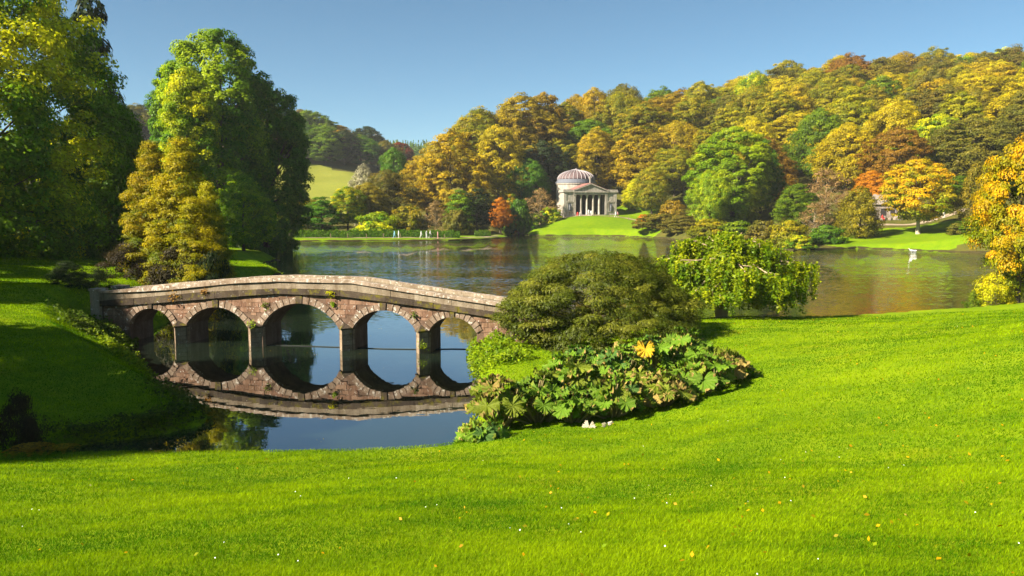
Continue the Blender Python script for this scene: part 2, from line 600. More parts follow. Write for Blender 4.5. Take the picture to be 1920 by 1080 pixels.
CTRL = [
    # near lawn
    (0, 0, 5.3), (-12, 0, 4.9), (14, 0, 5.9), (0, -30, 8), (-40, -20, 6), (40, -25, 11), (0, 7, 3.69), (-5, 7, 3.6), (6, 7, 3.95),
    (0, 14, 2.08), (-8, 14, 1.95), (-2, 20.2, .68), (-7, 20, .66), (-12, 19.6, .72), (-16, 19.6, .9), (-9, 17, 1.33), (6, 14, 2.4),
    (-1.0, 20.5, .82), (2, 22, .80), (4.4, 23, 1.05), (6.9, 24, 1.33), (3, 26, .8), (7.5, 29, 1.05), (10, 27, 1.6), (0, 28, .55),
    (0.5, 32, .62), (-.7, 36, .6), (3.4, 36.2, .72), (8.9, 38, 1.1), (13.8, 46, .62), (11, 44, .8), (19.4, 47.6, .42), (25, 49, .6),
    (30, 50, .75), (35, 52.5, .8), (16, 25, 2.9), (20, 10, 5.0), (14, 15, 3.6), (22, 36, 1.9), (28, 30, 3.4), (40, 45, 2.6), (40, 20, 6),
    (15, 34, 1.5), (60, 45, 5), (80, 20, 10),
    # left bank
    (-14, 23.4, .25), (-17, 27, 1.25), (-21, 34, 2.3), (-25, 41, 2.75), (-21.6, 40, 2.2), (-23, 44, 2.6), (-30, 50, 2.7), (-26, 60, 2.5),
    (-23.5, 52, 2.0), (-26, 75, 1.3), (-40, 70, 3), (-34, 100, 1.5), (-27, 84, .9), (-43, 127, 2.5), (-40, 115, 1.6), (-60, 130, 5), (-60, 60, 5),
    (-60, 30, 5), (-35, 22, 3.6), (-26, 15, 3.1), (-28, 28, 2.7), (-22, 10, 3.9), (-100, 60, 12), (-100, 120, 14), (-60, 155, 2),
    # dam and beyond
    (-50, 178, .55), (-25, 180, .55), (-8, 186, .5), (-2.5, 192, .4), (-50, 200, .9), (-25, 200, 1.0), (-10, 205, 1.0), (-70, 185, 1.2), (-60, 230, 3),
    (-30, 230, 3), (-10, 235, 4), (-75, 280, 5.4), (-58, 280, 6), (-82, 340, 16.5), (-70, 340, 18), (-95, 385, 23), (-78, 385, 24),
    (-105, 430, 40), (-66, 450, 25), (-190, 420, 42), (-150, 425, 43), (-130, 300, 14), (-150, 200, 12), (-85, 440, 33), (-50, 400, 18), (-45, 320, 10),
    (-90, 800, 57), (-60, 600, 30), (-160, 800, 62), (-40, 800, 57), (-200, 600, 55),
    # right hill and temple mound
    (-12, 270, 18), (-22, 255, 8), (22, 280, 26), (48, 300, 31), (80, 310, 37), (137, 320, 46), (200, 320, 51), (10, 250, 9),
    (22.7, 229, 5.25), (22.7, 238, 5.4), (15, 231, 5.0), (32, 231, 5.0), (30, 224, 4.5), (15, 224, 4.4), (22.7, 222, 4.6), (22.7, 214, 2.4), (10, 215, 1.8),
    (33, 212, 2.2), (8, 230, 2.6), (41, 226, 3.2), (45, 205, 3.0), (18, 255, 9), (40, 255, 13), (60, 240, 13), (50, 170, 2.5), (60, 180, 6),
    (62, 146, .9), (70, 140, 1.3), (77, 150, 2.4), (82, 165, 3.8), (72, 166, 3.8), (90, 150, 4.5), (95, 180, 9), (70, 200, 10), (75, 250, 24),
    (110, 250, 27), (150, 250, 32), (150, 200, 24), (110, 200, 17), (100, 130, 10), (95, 110, 6), (120, 160, 15), (100, 80, 8), (180, 100, 24),
    (22, 420, 34), (100, 420, 44), (220, 420, 56), (320, 320, 58), (300, 150, 45),
]
for k in range(24):
    an = 2 * math.pi * k / 24
    CTRL.append((900 * math.cos(an), 900 * math.sin(an), 45 + 6 * math.sin(3 * an)))
    CTRL.append((1700 * math.cos(an), 1700 * math.sin(an), 50))
CTRL = np.array(CTRL, float)


def _fit():
    n = len(CTRL)
    d = np.linalg.norm(CTRL[:, None, :2] - CTRL[None, :, :2], axis=2)
    A = np.zeros((n + 1, n + 1))
    A[:n, :n] = d - np.eye(n) * 0.02
    A[:n, n] = 1
    A[n, :n] = 1
    b = np.concatenate([CTRL[:, 2], [0]])
    return np.linalg.solve(A, b)


_W = _fit()


def ground(x, y):
    x = np.asarray(x, float); y = np.asarray(y, float)
    shp = x.shape
    x = np.atleast_1d(x).ravel(); y = np.atleast_1d(y).ravel()
    out = np.zeros(len(x))
    n = len(CTRL)
    for s in range(0, len(x), 40000):
        e = min(s + 40000, len(x))
        d = np.sqrt((x[s:e, None] - CTRL[None, :, 0]) ** 2 + (y[s:e, None] - CTRL[None, :, 1]) ** 2 + 0.3)
        out[s:e] = d @ _W[:n] + _W[n]
    sd = water_sd(x, y)
    slope = np.where(np.abs(y) < 24, 0.75, np.where(x < -5, 0.6, 0.55))
    land = np.minimum(np.maximum(out, 0.12), 0.04 + slope * np.maximum(sd, 0) + 0.12 * (1 - np.exp(-np.maximum(sd, 0) * 3)))
    bed = np.maximum(-0.05 + 0.5 * np.minimum(sd, 0), -1.6)
    z = np.where(sd > 0, land, bed)
    z = z + np.where(sd > 0.5, 0.05 * np.sin(x * 0.9 + y * 0.37) * np.sin(y * 0.71 - x * 0.23), 0) * np.clip(sd - .5, 0, 1)
    return z.reshape(shp) if shp else float(z[0])


def gz(x, y):
    return float(ground(np.array([x]), np.array([y]))[0])


def build_terrain():
    front = np.linspace(-54, 54, 460)
    back = np.linspace(54, 306, 44)[1:-1]
    ang = np.radians(np.concatenate([front, back]))
    na = len(ang)
    dist = np.unique(np.concatenate([[0.0], np.exp(np.linspace(math.log(0.7), math.log(1500), 400)), np.arange(122, 226, 0.85)]))
    nd = len(dist)
    A, D = np.meshgrid(ang, dist)
    X = D * np.sin(A); Y = D * np.cos(A)
    Z = ground(X, Y)
    V = np.stack([X, Y, Z], -1).reshape(-1, 3)
    i, j = np.meshgrid(np.arange(nd - 1), np.arange(na), indexing='ij')
    j2 = (j + 1) % na
    Fc = np.stack([i * na + j, i * na + j2, (i + 1) * na + j2, (i + 1) * na + j], -1).reshape(-1, 4)
    c = V[Fc].mean(1)
    x, y = c[:, 0], c[:, 1]
    t = x / np.maximum(y, 1)
    sd = water_sd(x, y)
    reg = np.full(len(c), 7)
    reg[((y < 62) & (x > -3.2)) | (y < 21.9)] = 1
    reg[(x < -3.2) & (y >= 21.9) & (y < 140) & (x > -75)] = 2
    reg[(y > 165) & (y < 196) & (x < 2) & (x > -80)] = 3
    reg[(np.hypot((x - 25), (y - 220)) < 27) & (y < 243) & (y > 190)] = 4
    reg[(np.hypot((x - 76) / 1.2, (y - 146)) < 17) & (y < 161)] = 5
    reg[(y > 262) & (y < 400) & (t < -.165) & (t > -.33)] = 6
    reg[sd < -0.9 - .006 * np.abs(y)] = 8
    names = {1: ('lawn', GRASS), 2: ('grass_bank', GRASS), 3: ('lakeside_lawn', GRASS_FAR), 4: ('temple_mound_ground', GRASS_FAR),
             5: ('shore_lawn', GRASS_FAR), 6: ('meadow_field', MEADOW), 7: ('woodland_ground', LITTER), 8: ('lake_bed_ground', BED)}
    for r, (nm, mt) in names.items():
        f = Fc[reg == r]
        if not len(f):
            continue
        u, inv = np.unique(f, return_inverse=True)
        me = np_mesh(nm, V[u], inv.reshape(-1, 4), smooth=True)
        tag(link(nm, me, mt), kind='structure')


build_terrain()


def shore_edge():
    # low earth lip all along the far shore, from the headland round to the right
    P = WATER_POLY
    vs, fs = [], []
    n = len(P)
    run = []
    for i in range(n):
        a, b = P[i], P[(i + 1) % n]
        if a[1] > 62 or b[1] > 62:
            L = np.linalg.norm(b - a)
            t = (b - a) / L
            nn = np.array([t[1], -t[0]])
            k = max(2, int(L / 1.2))
            base = len(vs)
            for j in range(k + 1):
                c = a + t * (L * j / k)
                h = .16 + .05 * math.sin(c[0] * 1.3 + c[1] * .7) + .04 * math.sin(c[0] * 3.1 - c[1] * 2.3)
                for o_, z_ in ((-.10, -.25), (-.02, h), (.34, h + .12), (.6, .1)):
                    q = c + nn * o_
                    vs.append((q[0], q[1], z_))
            for j in range(k):
                for s in range(3):
                    fs.append((base + j * 4 + s, base + j * 4 + s + 1, base + j * 4 + s + 5, base + j * 4 + s + 4))
    me = bpy.data.meshes.new('shore_bank_ground')
    me.from_pydata(vs, [], fs)
    tag(link('shore_bank_ground', me, BED), kind='structure')


shore_edge()
# water sheet
wx0, wx1, wy0, wy1 = -90, 100, 20.4, 230
me = bpy.data.meshes.new('lake_water')
me.from_pydata([(wx0, wy0, 0), (wx1, wy0, 0), (wx1, wy1, 0), (wx0, wy1, 0)], [], [(0, 1, 2, 3)])
tag(link('lake_water', me, WATER), kind='structure')

# ------------------------------------------------------------------ foliage builders
def unit(v):
    return v / (np.linalg.norm(v, axis=-1, keepdims=True) + 1e-9)


def leaf_quads(c, n, L, aspect, rng, tdir=None):
    """rhombic leaves: centre c, normal n, half length L"""
    k = len(c)
    r = rng.normal(size=(k, 3)) if tdir is None else tdir + 0.35 * rng.normal(size=(k, 3))
    t = unit(r - (r * n).sum(1, keepdims=True) * n)
    b = np.cross(n, t)
    L = L[:, None]
    V = np.empty((k, 4, 3))
    V[:, 0] = c - t * L
    V[:, 1] = c + b * L * aspect + n * L * 0.12
    V[:, 2] = c + t * L
    V[:, 3] = c - b * L * aspect + n * L * 0.12
    return V.reshape(-1, 3), np.arange(4 * k).reshape(-1, 4)


def lobes(th, z, seed):
    r = np.random.default_rng(seed + 99)
    p = r.uniform(0, 6.28, 4)
    return 1 + 0.17 * np.sin(2 * th + p[0] + 3 * z) + 0.13 * np.sin(3 * th + p[1] - 5 * z) + 0.10 * np.sin(5 * th + p[2] + 9 * z)


def crown(name, seed, prof, H, W, ncl, rc, m, leaf, aspect=0.55, flat=0.6, droop=0.0, up=0.5, shell=0.55, tonep=1.6, jag=1.0,
          hang=0.0, twigdir=None, toptone=0.2, side_tone=0.0, patchy=0.0):
    """crown of leaf clumps inside a profile. prof: (height fraction, radius fraction) pairs"""
    rng = np.random.default_rng(seed)
    pz = np.array([p[0] for p in prof]); pr = np.array([p[1] for p in prof])
    zz = np.linspace(pz[0], pz[-1], 400)
    w = np.interp(zz, pz, pr) + 0.06
    cdf = np.cumsum(w); cdf /= cdf[-1]
    zf = np.interp(rng.random(ncl), cdf, zz)
    th = rng.uniform(0, 2 * math.pi, ncl)
    rad = np.interp(zf, pz, pr) * (1 + (lobes(th, zf, seed) - 1) * jag)
    rr = np.sqrt(rng.uniform(shell ** 2, 1, ncl))
    C = np.stack([np.cos(th) * rad * rr * W / 2, np.sin(th) * rad * rr * W / 2, zf * H], 1)
    C[:, 2] += rng.normal(size=ncl) * 0.02 * H * (zf < 0.92)
    rci = rc * rng.uniform(0.65, 1.35, ncl)
    ctone = rng.random(ncl) ** tonep
    if patchy:  # yellow patches carry both turned leaves and sunlit clumps in their colour
        X_, Y_, Z_ = C[:, 0] / W * 9, C[:, 1] / W * 9, zf * 9 * H / W
        s = np.sin(X_ + 1.1 + seed) * np.sin(Y_ * 1.1 + 2.3) + np.sin(Z_ * .9 + seed * 1.7) * np.sin(X_ * .7 - Y_ * .8)
        ctone = np.clip(.28 * ctone + np.clip(s * patchy + .12, 0, .9), 0, 1)
    ctone = np.clip(ctone + toptone * (zf - 0.5) - side_tone * np.cos(th - 0.6), 0, 1)  # yellower on the sunny side, sunlight put into the leaf tone
    idx = np.repeat(np.arange(ncl), m)
    k = len(idx)
    d = unit(rng.normal(size=(k, 3)))
    low = d[:, 2] < -0.25
    d[low & (rng.random(k) < 0.7), 2] *= -1
    q = rci[idx][:, None] * d * np.array([1, 1, flat]) * (0.45 + 0.62 * rng.random((k, 1)) ** 0.6)
    P = C[idx] + q
    hd = np.hypot(q[:, 0], q[:, 1])
    P[:, 2] -= droop * hd ** 2 / np.maximum(rci[idx], .1)
    if hang > 0:
        P[:, 2] -= hang * rng.random(k) ** 1.5 * rci[idx] * 2
    ax = np.stack([C[:, 0], C[:, 1], C[:, 2] * 0], 1)[idx]
    out = unit(ax + 1e-6)
    n = unit(0.8 * d + 0.5 * out + np.array([0, 0, up]) + 0.33 * rng.normal(size=(k, 3)))
    L = leaf * rng.uniform(0.6, 1.25, k)
    td = None
    if twigdir == 'out':
        td = unit(d * np.array([1, 1, .4]) + out * .7 + np.array([0, 0, .25]))
    elif twigdir == 'down':
        td = np.tile(np.array([0, 0, -1.0]), (k, 1))
    V, Fc = leaf_quads(P, n, L, aspect, rng, td)
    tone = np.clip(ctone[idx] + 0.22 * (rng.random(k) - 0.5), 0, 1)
    me = np_mesh(name, V, Fc, {'tone': tone, 'vary': rng.random(k)})
    return me, C


def trunk_mesh(name, seed, H, r0, C, nl, top=0.8, fork=0.3, sides=7, mat=None):
    rng = random.Random(seed)
    mb = MB()
    pts, rad = [], []
    bx = by = 0
    for i in range(8):
        f = i / 7
        bx += rng.uniform(-1, 1) * H * 0.008
        by += rng.uniform(-1, 1) * H * 0.008
        z = f * H * top
        pts.append((bx, by, z - (0.5 if i == 0 else 0)))
        rad.append(r0 * (1.35 if i == 0 else 1) * (1 - 0.85 * f))
    mb.tube(pts, rad, sides)
    order = sorted(range(len(C)), key=lambda i: rng.random())[:nl]
    for i in order:
        c = np.array(C[i])
        f = min(max(c[2] / (H * top) * rng.uniform(0.45, 0.75), fork * 0.6), 0.93)
        j = f * 7
        a = int(j)
        s = np.array(pts[a]) * (1 - (j - a)) + np.array(pts[min(a + 1, 7)]) * (j - a)
        L = np.linalg.norm(c - s)
        mid = (s + c) / 2 + np.array([rng.uniform(-.1, .1) * L, rng.uniform(-.1, .1) * L, -0.03 * L])
        r = r0 * 0.30 * (1 - 0.6 * f)
        mb.tube([s, mid, c], [r, r * 0.6, r * 0.15], 5, cap=False)
    return mb.mesh(name, [BARK if mat is None else mat], True)


DOME = [(.10, .35), (.2, .75), (.35, .97), (.55, 1), (.72, .86), (.86, .62), (.95, .33), (1, .05)]
ROUND = [(.14, .3), (.25, .75), (.42, 1), (.62, 1), (.8, .78), (.92, .45), (1, .05)]
TALL = [(.06, .5), (.15, .85), (.32, 1), (.5, .95), (.68, .78), (.82, .55), (.93, .3), (1, .04)]
CONE = [(.03, .9), (.12, 1), (.3, .8), (.5, .58), (.7, .36), (.87, .16), (1, .02)]
BUSH = [(.0, .85), (.2, 1), (.5, .93), (.75, .7), (.92, .38), (1, .05)]
SPREAD = [(.22, .4), (.34, .85), (.5, 1), (.68, .92), (.82, .7), (.93, .4), (1, .1)]

KINDS = {}


def add_kind(key, prof, H, W, r0, nl, ncl, rc, m, leaf, seed, top=0.8, trunkmat=None, **kw):
    me, C = crown('crown_' + key, seed, prof, H, W, ncl, rc, m, leaf, **kw)
    tm = trunk_mesh('trunk_' + key, seed, H, r0, C, nl, top, mat=trunkmat)
    KINDS[key] = (me, tm, H, W)


# far kinds, shared by the wood on the hill
add_kind('beech_a', DOME, 20, 14, .38, 14, 420, 1.15, 92, .225, 1, flat=.55, droop=.12, up=.45, shell=.74, jag=1.1)
add_kind('beech_b', DOME, 20, 14, .38, 14, 440, 1.05, 92, .225, 2, flat=.48, droop=.16, up=.45, shell=.70, jag=1.35)
add_kind('beech_c', ROUND, 20, 14, .38, 14, 420, 1.2, 92, .225, 3, flat=.6, up=.4, shell=.74, jag=1.25)
add_kind('oak_a', ROUND, 18, 15, .42, 14, 380, 1.3, 92, .225, 4, flat=.7, up=.4, shell=.74, jag=1.25)
add_kind('oak_b', SPREAD, 17, 15, .40, 16, 400, 1.15, 92, .225, 5, flat=.55, up=.4, shell=.62, jag=1.4)
add_kind('lime_a', TALL, 22, 13, .4, 14, 440, 1.1, 92, .225, 6, flat=.8, up=.35, shell=.74, jag=1.2)
add_kind('birch_a', TALL, 16, 9, .2, 14, 260, .8, 60, .25, 7, flat=.9, up=.2, shell=.55, hang=.8, jag=1.2, twigdir='down', aspect=.42)
add_kind('conifer_a', CONE, 17, 8, .28, 18, 150, 1.05, 60, .34, 8, flat=.3, droop=.25, up=.6, shell=.5, top=.95, aspect=.35, twigdir='out', jag=.7)
add_kind('conifer_b', [(.05, .6), (.2, .95), (.5, 1), (.75, .75), (.92, .4), (1, .05)], 15, 8, .28, 14, 110, 1.2, 75, .32, 9, flat=.5, droop=.1, up=.5,
         shell=.6, top=.9, aspect=.4, twigdir='out')
add_kind('bush_a', BUSH, 4, 6, .12, 8, 120, .75, 75, .22, 10, flat=.7, up=.4, shell=.6, top=.5)
add_kind('bush_b', BUSH, 4, 6, .12, 8, 130, .65, 75, .19, 12, flat=.5, up=.5, shell=.5, top=.5, jag=1.6)
add_kind('sparse_a', ROUND, 10, 8, .16, 60, 90, .85, 34, .17, 13, flat=.8, up=.2, shell=.3, trunkmat=TWIG, jag=1.4)


def make_tree(kind, name, label, cat, x, y, H, W, pal, group=None, rz=0.0, z=None, bark=None, lean=None):
    cm, tm, h0, w0 = KINDS[kind]
    if z is None:
        z = gz(x, y) - 0.1
    r = empty(name, (x, y, z), rz)
    tag(r, label, cat, group)
    s = W / w0
    t = link_mat('trunk', tm, bark or tm.materials[0] if len(tm.materials) else BARK, r)
    c = link_mat('crown', cm, PAL[pal], r)
    for o in (t, c):
        o.scale = (s, s, H / h0)
    return r


# ------------------------------------------------------------------ trees and shrubs one can single out
def hero(kind, name, cat, px, Y, top, wpx, pal, label, base=None, rz=None, bark=None, group=None):
    """px: middle of the crown, top: its highest point, wpx: its width, all measured on the photograph; Y: distance"""
    X = at_y(px, 430, Y)[0]
    z = gz(X, Y) - 0.1 if base is None else base
    H = at_y(px, top, Y)[2] - z
    W = wpx / FPX * Y
    if rz is None:
        rz = (px * 7 + Y * 3) % 6.28
    return make_tree(kind, name, label, cat, X, Y, H, W, pal, group, rz, z, bark)


# near kinds with finer leaves
add_kind('great_maple', [(.0, .45), (.07, .9), (.25, 1), (.6, .97), (.8, .75), (.93, .42), (1, .1)], 26, 19, .55, 40, 900, 1.15, 190, .18, 21,
         flat=.8, up=.35, shell=.76, patchy=1.1, jag=1.0, tonep=2.0, side_tone=.22)
add_kind('tulip_tree', [(.02, .3), (.12, .68), (.28, .95), (.5, 1), (.7, .92), (.83, .76), (.93, .5), (1, .2)], 32, 16, .8, 40, 620, 1.25, 150, .26, 22,
         flat=.8, up=.35, shell=.76, patchy=.5, tonep=2.4, jag=.9, side_tone=.2)
add_kind('slim_tulip', [(.0, .6), (.2, .9), (.5, 1), (.72, 1), (.86, .85), (.95, .55), (1, .25)], 28, 8, .4, 20, 330, 1.05, 130, .22, 28,
         flat=.75, up=.35, shell=.7, patchy=.5, toptone=.7)
add_kind('golden_cypress', [(.0, .9), (.15, 1), (.35, .95), (.55, .76), (.75, .48), (.9, .24), (1, .04)], 9.5, 4.4, .2, 20, 400, .50, 190, .075, 23,
         flat=.55, up=.5, droop=-.15, shell=.6, aspect=.4, twigdir='out', tonep=1.4, toptone=.7, side_tone=.25)
add_kind('yew_bush', BUSH, 4.3, 9.8, .2, 5, 680, .50, 230, .08, 24, flat=.45, up=.55, droop=.05, shell=.80, top=.5, aspect=.28, twigdir='out', jag=.8)
add_kind('maple_edge', ROUND, 9, 8, .22, 30, 330, .62, 230, .085, 25, flat=.7, up=.4, shell=.5, tonep=2.8, side_tone=.2, toptone=.3)
add_kind('low_bush', BUSH, 1.8, 2.6, .05, 20, 70, .30, 90, .055, 26, flat=.8, up=.3, shell=.4, top=.6, trunkmat=TWIG)
add_kind('dark_shrub', BUSH, 2.2, 4, .08, 14, 130, .42, 110, .065, 27, flat=.6, up=.45, shell=.55, top=.6, aspect=.4, jag=1.8)

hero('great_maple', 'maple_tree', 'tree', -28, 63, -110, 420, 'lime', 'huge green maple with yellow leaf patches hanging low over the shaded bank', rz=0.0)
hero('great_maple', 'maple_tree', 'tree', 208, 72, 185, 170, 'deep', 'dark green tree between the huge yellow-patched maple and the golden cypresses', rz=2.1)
hero('great_maple', 'maple_tree', 'tree', 70, 84, 250, 300, 'deep', 'dark green crown added to darken the gap beneath the huge yellow-patched maple', rz=1.0)  # added fill crown, turns the lit lawn behind the gap dark
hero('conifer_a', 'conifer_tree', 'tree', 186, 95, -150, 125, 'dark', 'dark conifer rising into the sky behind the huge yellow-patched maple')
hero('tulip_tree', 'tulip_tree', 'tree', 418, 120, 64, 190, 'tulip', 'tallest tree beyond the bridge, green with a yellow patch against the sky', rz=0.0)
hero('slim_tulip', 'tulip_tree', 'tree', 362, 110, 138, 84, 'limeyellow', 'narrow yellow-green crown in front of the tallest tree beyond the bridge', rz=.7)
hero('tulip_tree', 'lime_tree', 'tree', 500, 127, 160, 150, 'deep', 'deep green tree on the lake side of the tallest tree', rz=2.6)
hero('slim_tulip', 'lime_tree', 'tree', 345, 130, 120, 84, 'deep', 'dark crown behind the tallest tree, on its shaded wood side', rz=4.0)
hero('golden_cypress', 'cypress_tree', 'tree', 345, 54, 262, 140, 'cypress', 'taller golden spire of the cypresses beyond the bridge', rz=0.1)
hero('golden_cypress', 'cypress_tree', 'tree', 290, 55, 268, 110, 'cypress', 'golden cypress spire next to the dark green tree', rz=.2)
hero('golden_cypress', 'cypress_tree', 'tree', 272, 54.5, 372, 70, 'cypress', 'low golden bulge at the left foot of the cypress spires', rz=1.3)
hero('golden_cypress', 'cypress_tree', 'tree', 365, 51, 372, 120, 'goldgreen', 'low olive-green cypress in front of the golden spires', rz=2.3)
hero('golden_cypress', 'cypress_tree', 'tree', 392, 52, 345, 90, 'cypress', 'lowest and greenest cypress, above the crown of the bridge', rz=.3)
hero('lime_a', 'lime_tree', 'tree', 455, 104, 325, 95, 'tulip', 'low light green crown behind the cypresses at the lake edge')
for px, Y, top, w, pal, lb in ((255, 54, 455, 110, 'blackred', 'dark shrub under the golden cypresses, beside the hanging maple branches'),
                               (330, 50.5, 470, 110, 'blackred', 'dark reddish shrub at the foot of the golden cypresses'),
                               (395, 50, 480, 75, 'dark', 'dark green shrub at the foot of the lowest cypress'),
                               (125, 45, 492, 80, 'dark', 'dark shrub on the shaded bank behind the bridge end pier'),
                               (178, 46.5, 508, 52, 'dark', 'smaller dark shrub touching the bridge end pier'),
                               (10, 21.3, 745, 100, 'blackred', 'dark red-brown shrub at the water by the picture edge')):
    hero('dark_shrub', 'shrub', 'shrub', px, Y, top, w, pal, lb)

hero('yew_bush', 'evergreen_bush', 'bush', 1120, 38, 474, 384, 'yew', 'broad olive-green mounded evergreen bush on the lawn at the bridge end', rz=0.4)
hero('maple_edge', 'maple_tree', 'tree', 1916, 52, 268, 180, 'orange', 'orange and green maple overhanging the water beside the yellow low bush', rz=.3)
hero('low_bush', 'low_bush', 'bush', 1868, 52.0, 515, 70, 'yellow', 'yellow low bush with bare stems under the orange and green maple')
hero('low_bush', 'low_bush', 'bush', 1905, 52.5, 522, 50, 'yellow', 'yellow bush cut by the picture edge under the orange and green maple', rz=2)
hero('low_bush', 'low_bush', 'bush', 1833, 52.6, 548, 34, 'green', 'small green bush beside the yellow low bush at the water')

# trees off to the side that shade the bank
for x, y, H, W, pal, lb in ((-29, 20, 17, 14, 'green', 'nearest'), (-40, 8, 20, 15, 'green', 'tallest'), (-46, 30, 18, 10, 'green', 'middle one'), (-50, 42, 14, 14, 'green', 'farthest')):
    make_tree('great_maple', 'maple_tree', lb + ' of the green maples that shade the grassy bank, outside the picture', 'tree', x, y, H, W, pal, 'maples beside the bank', x)

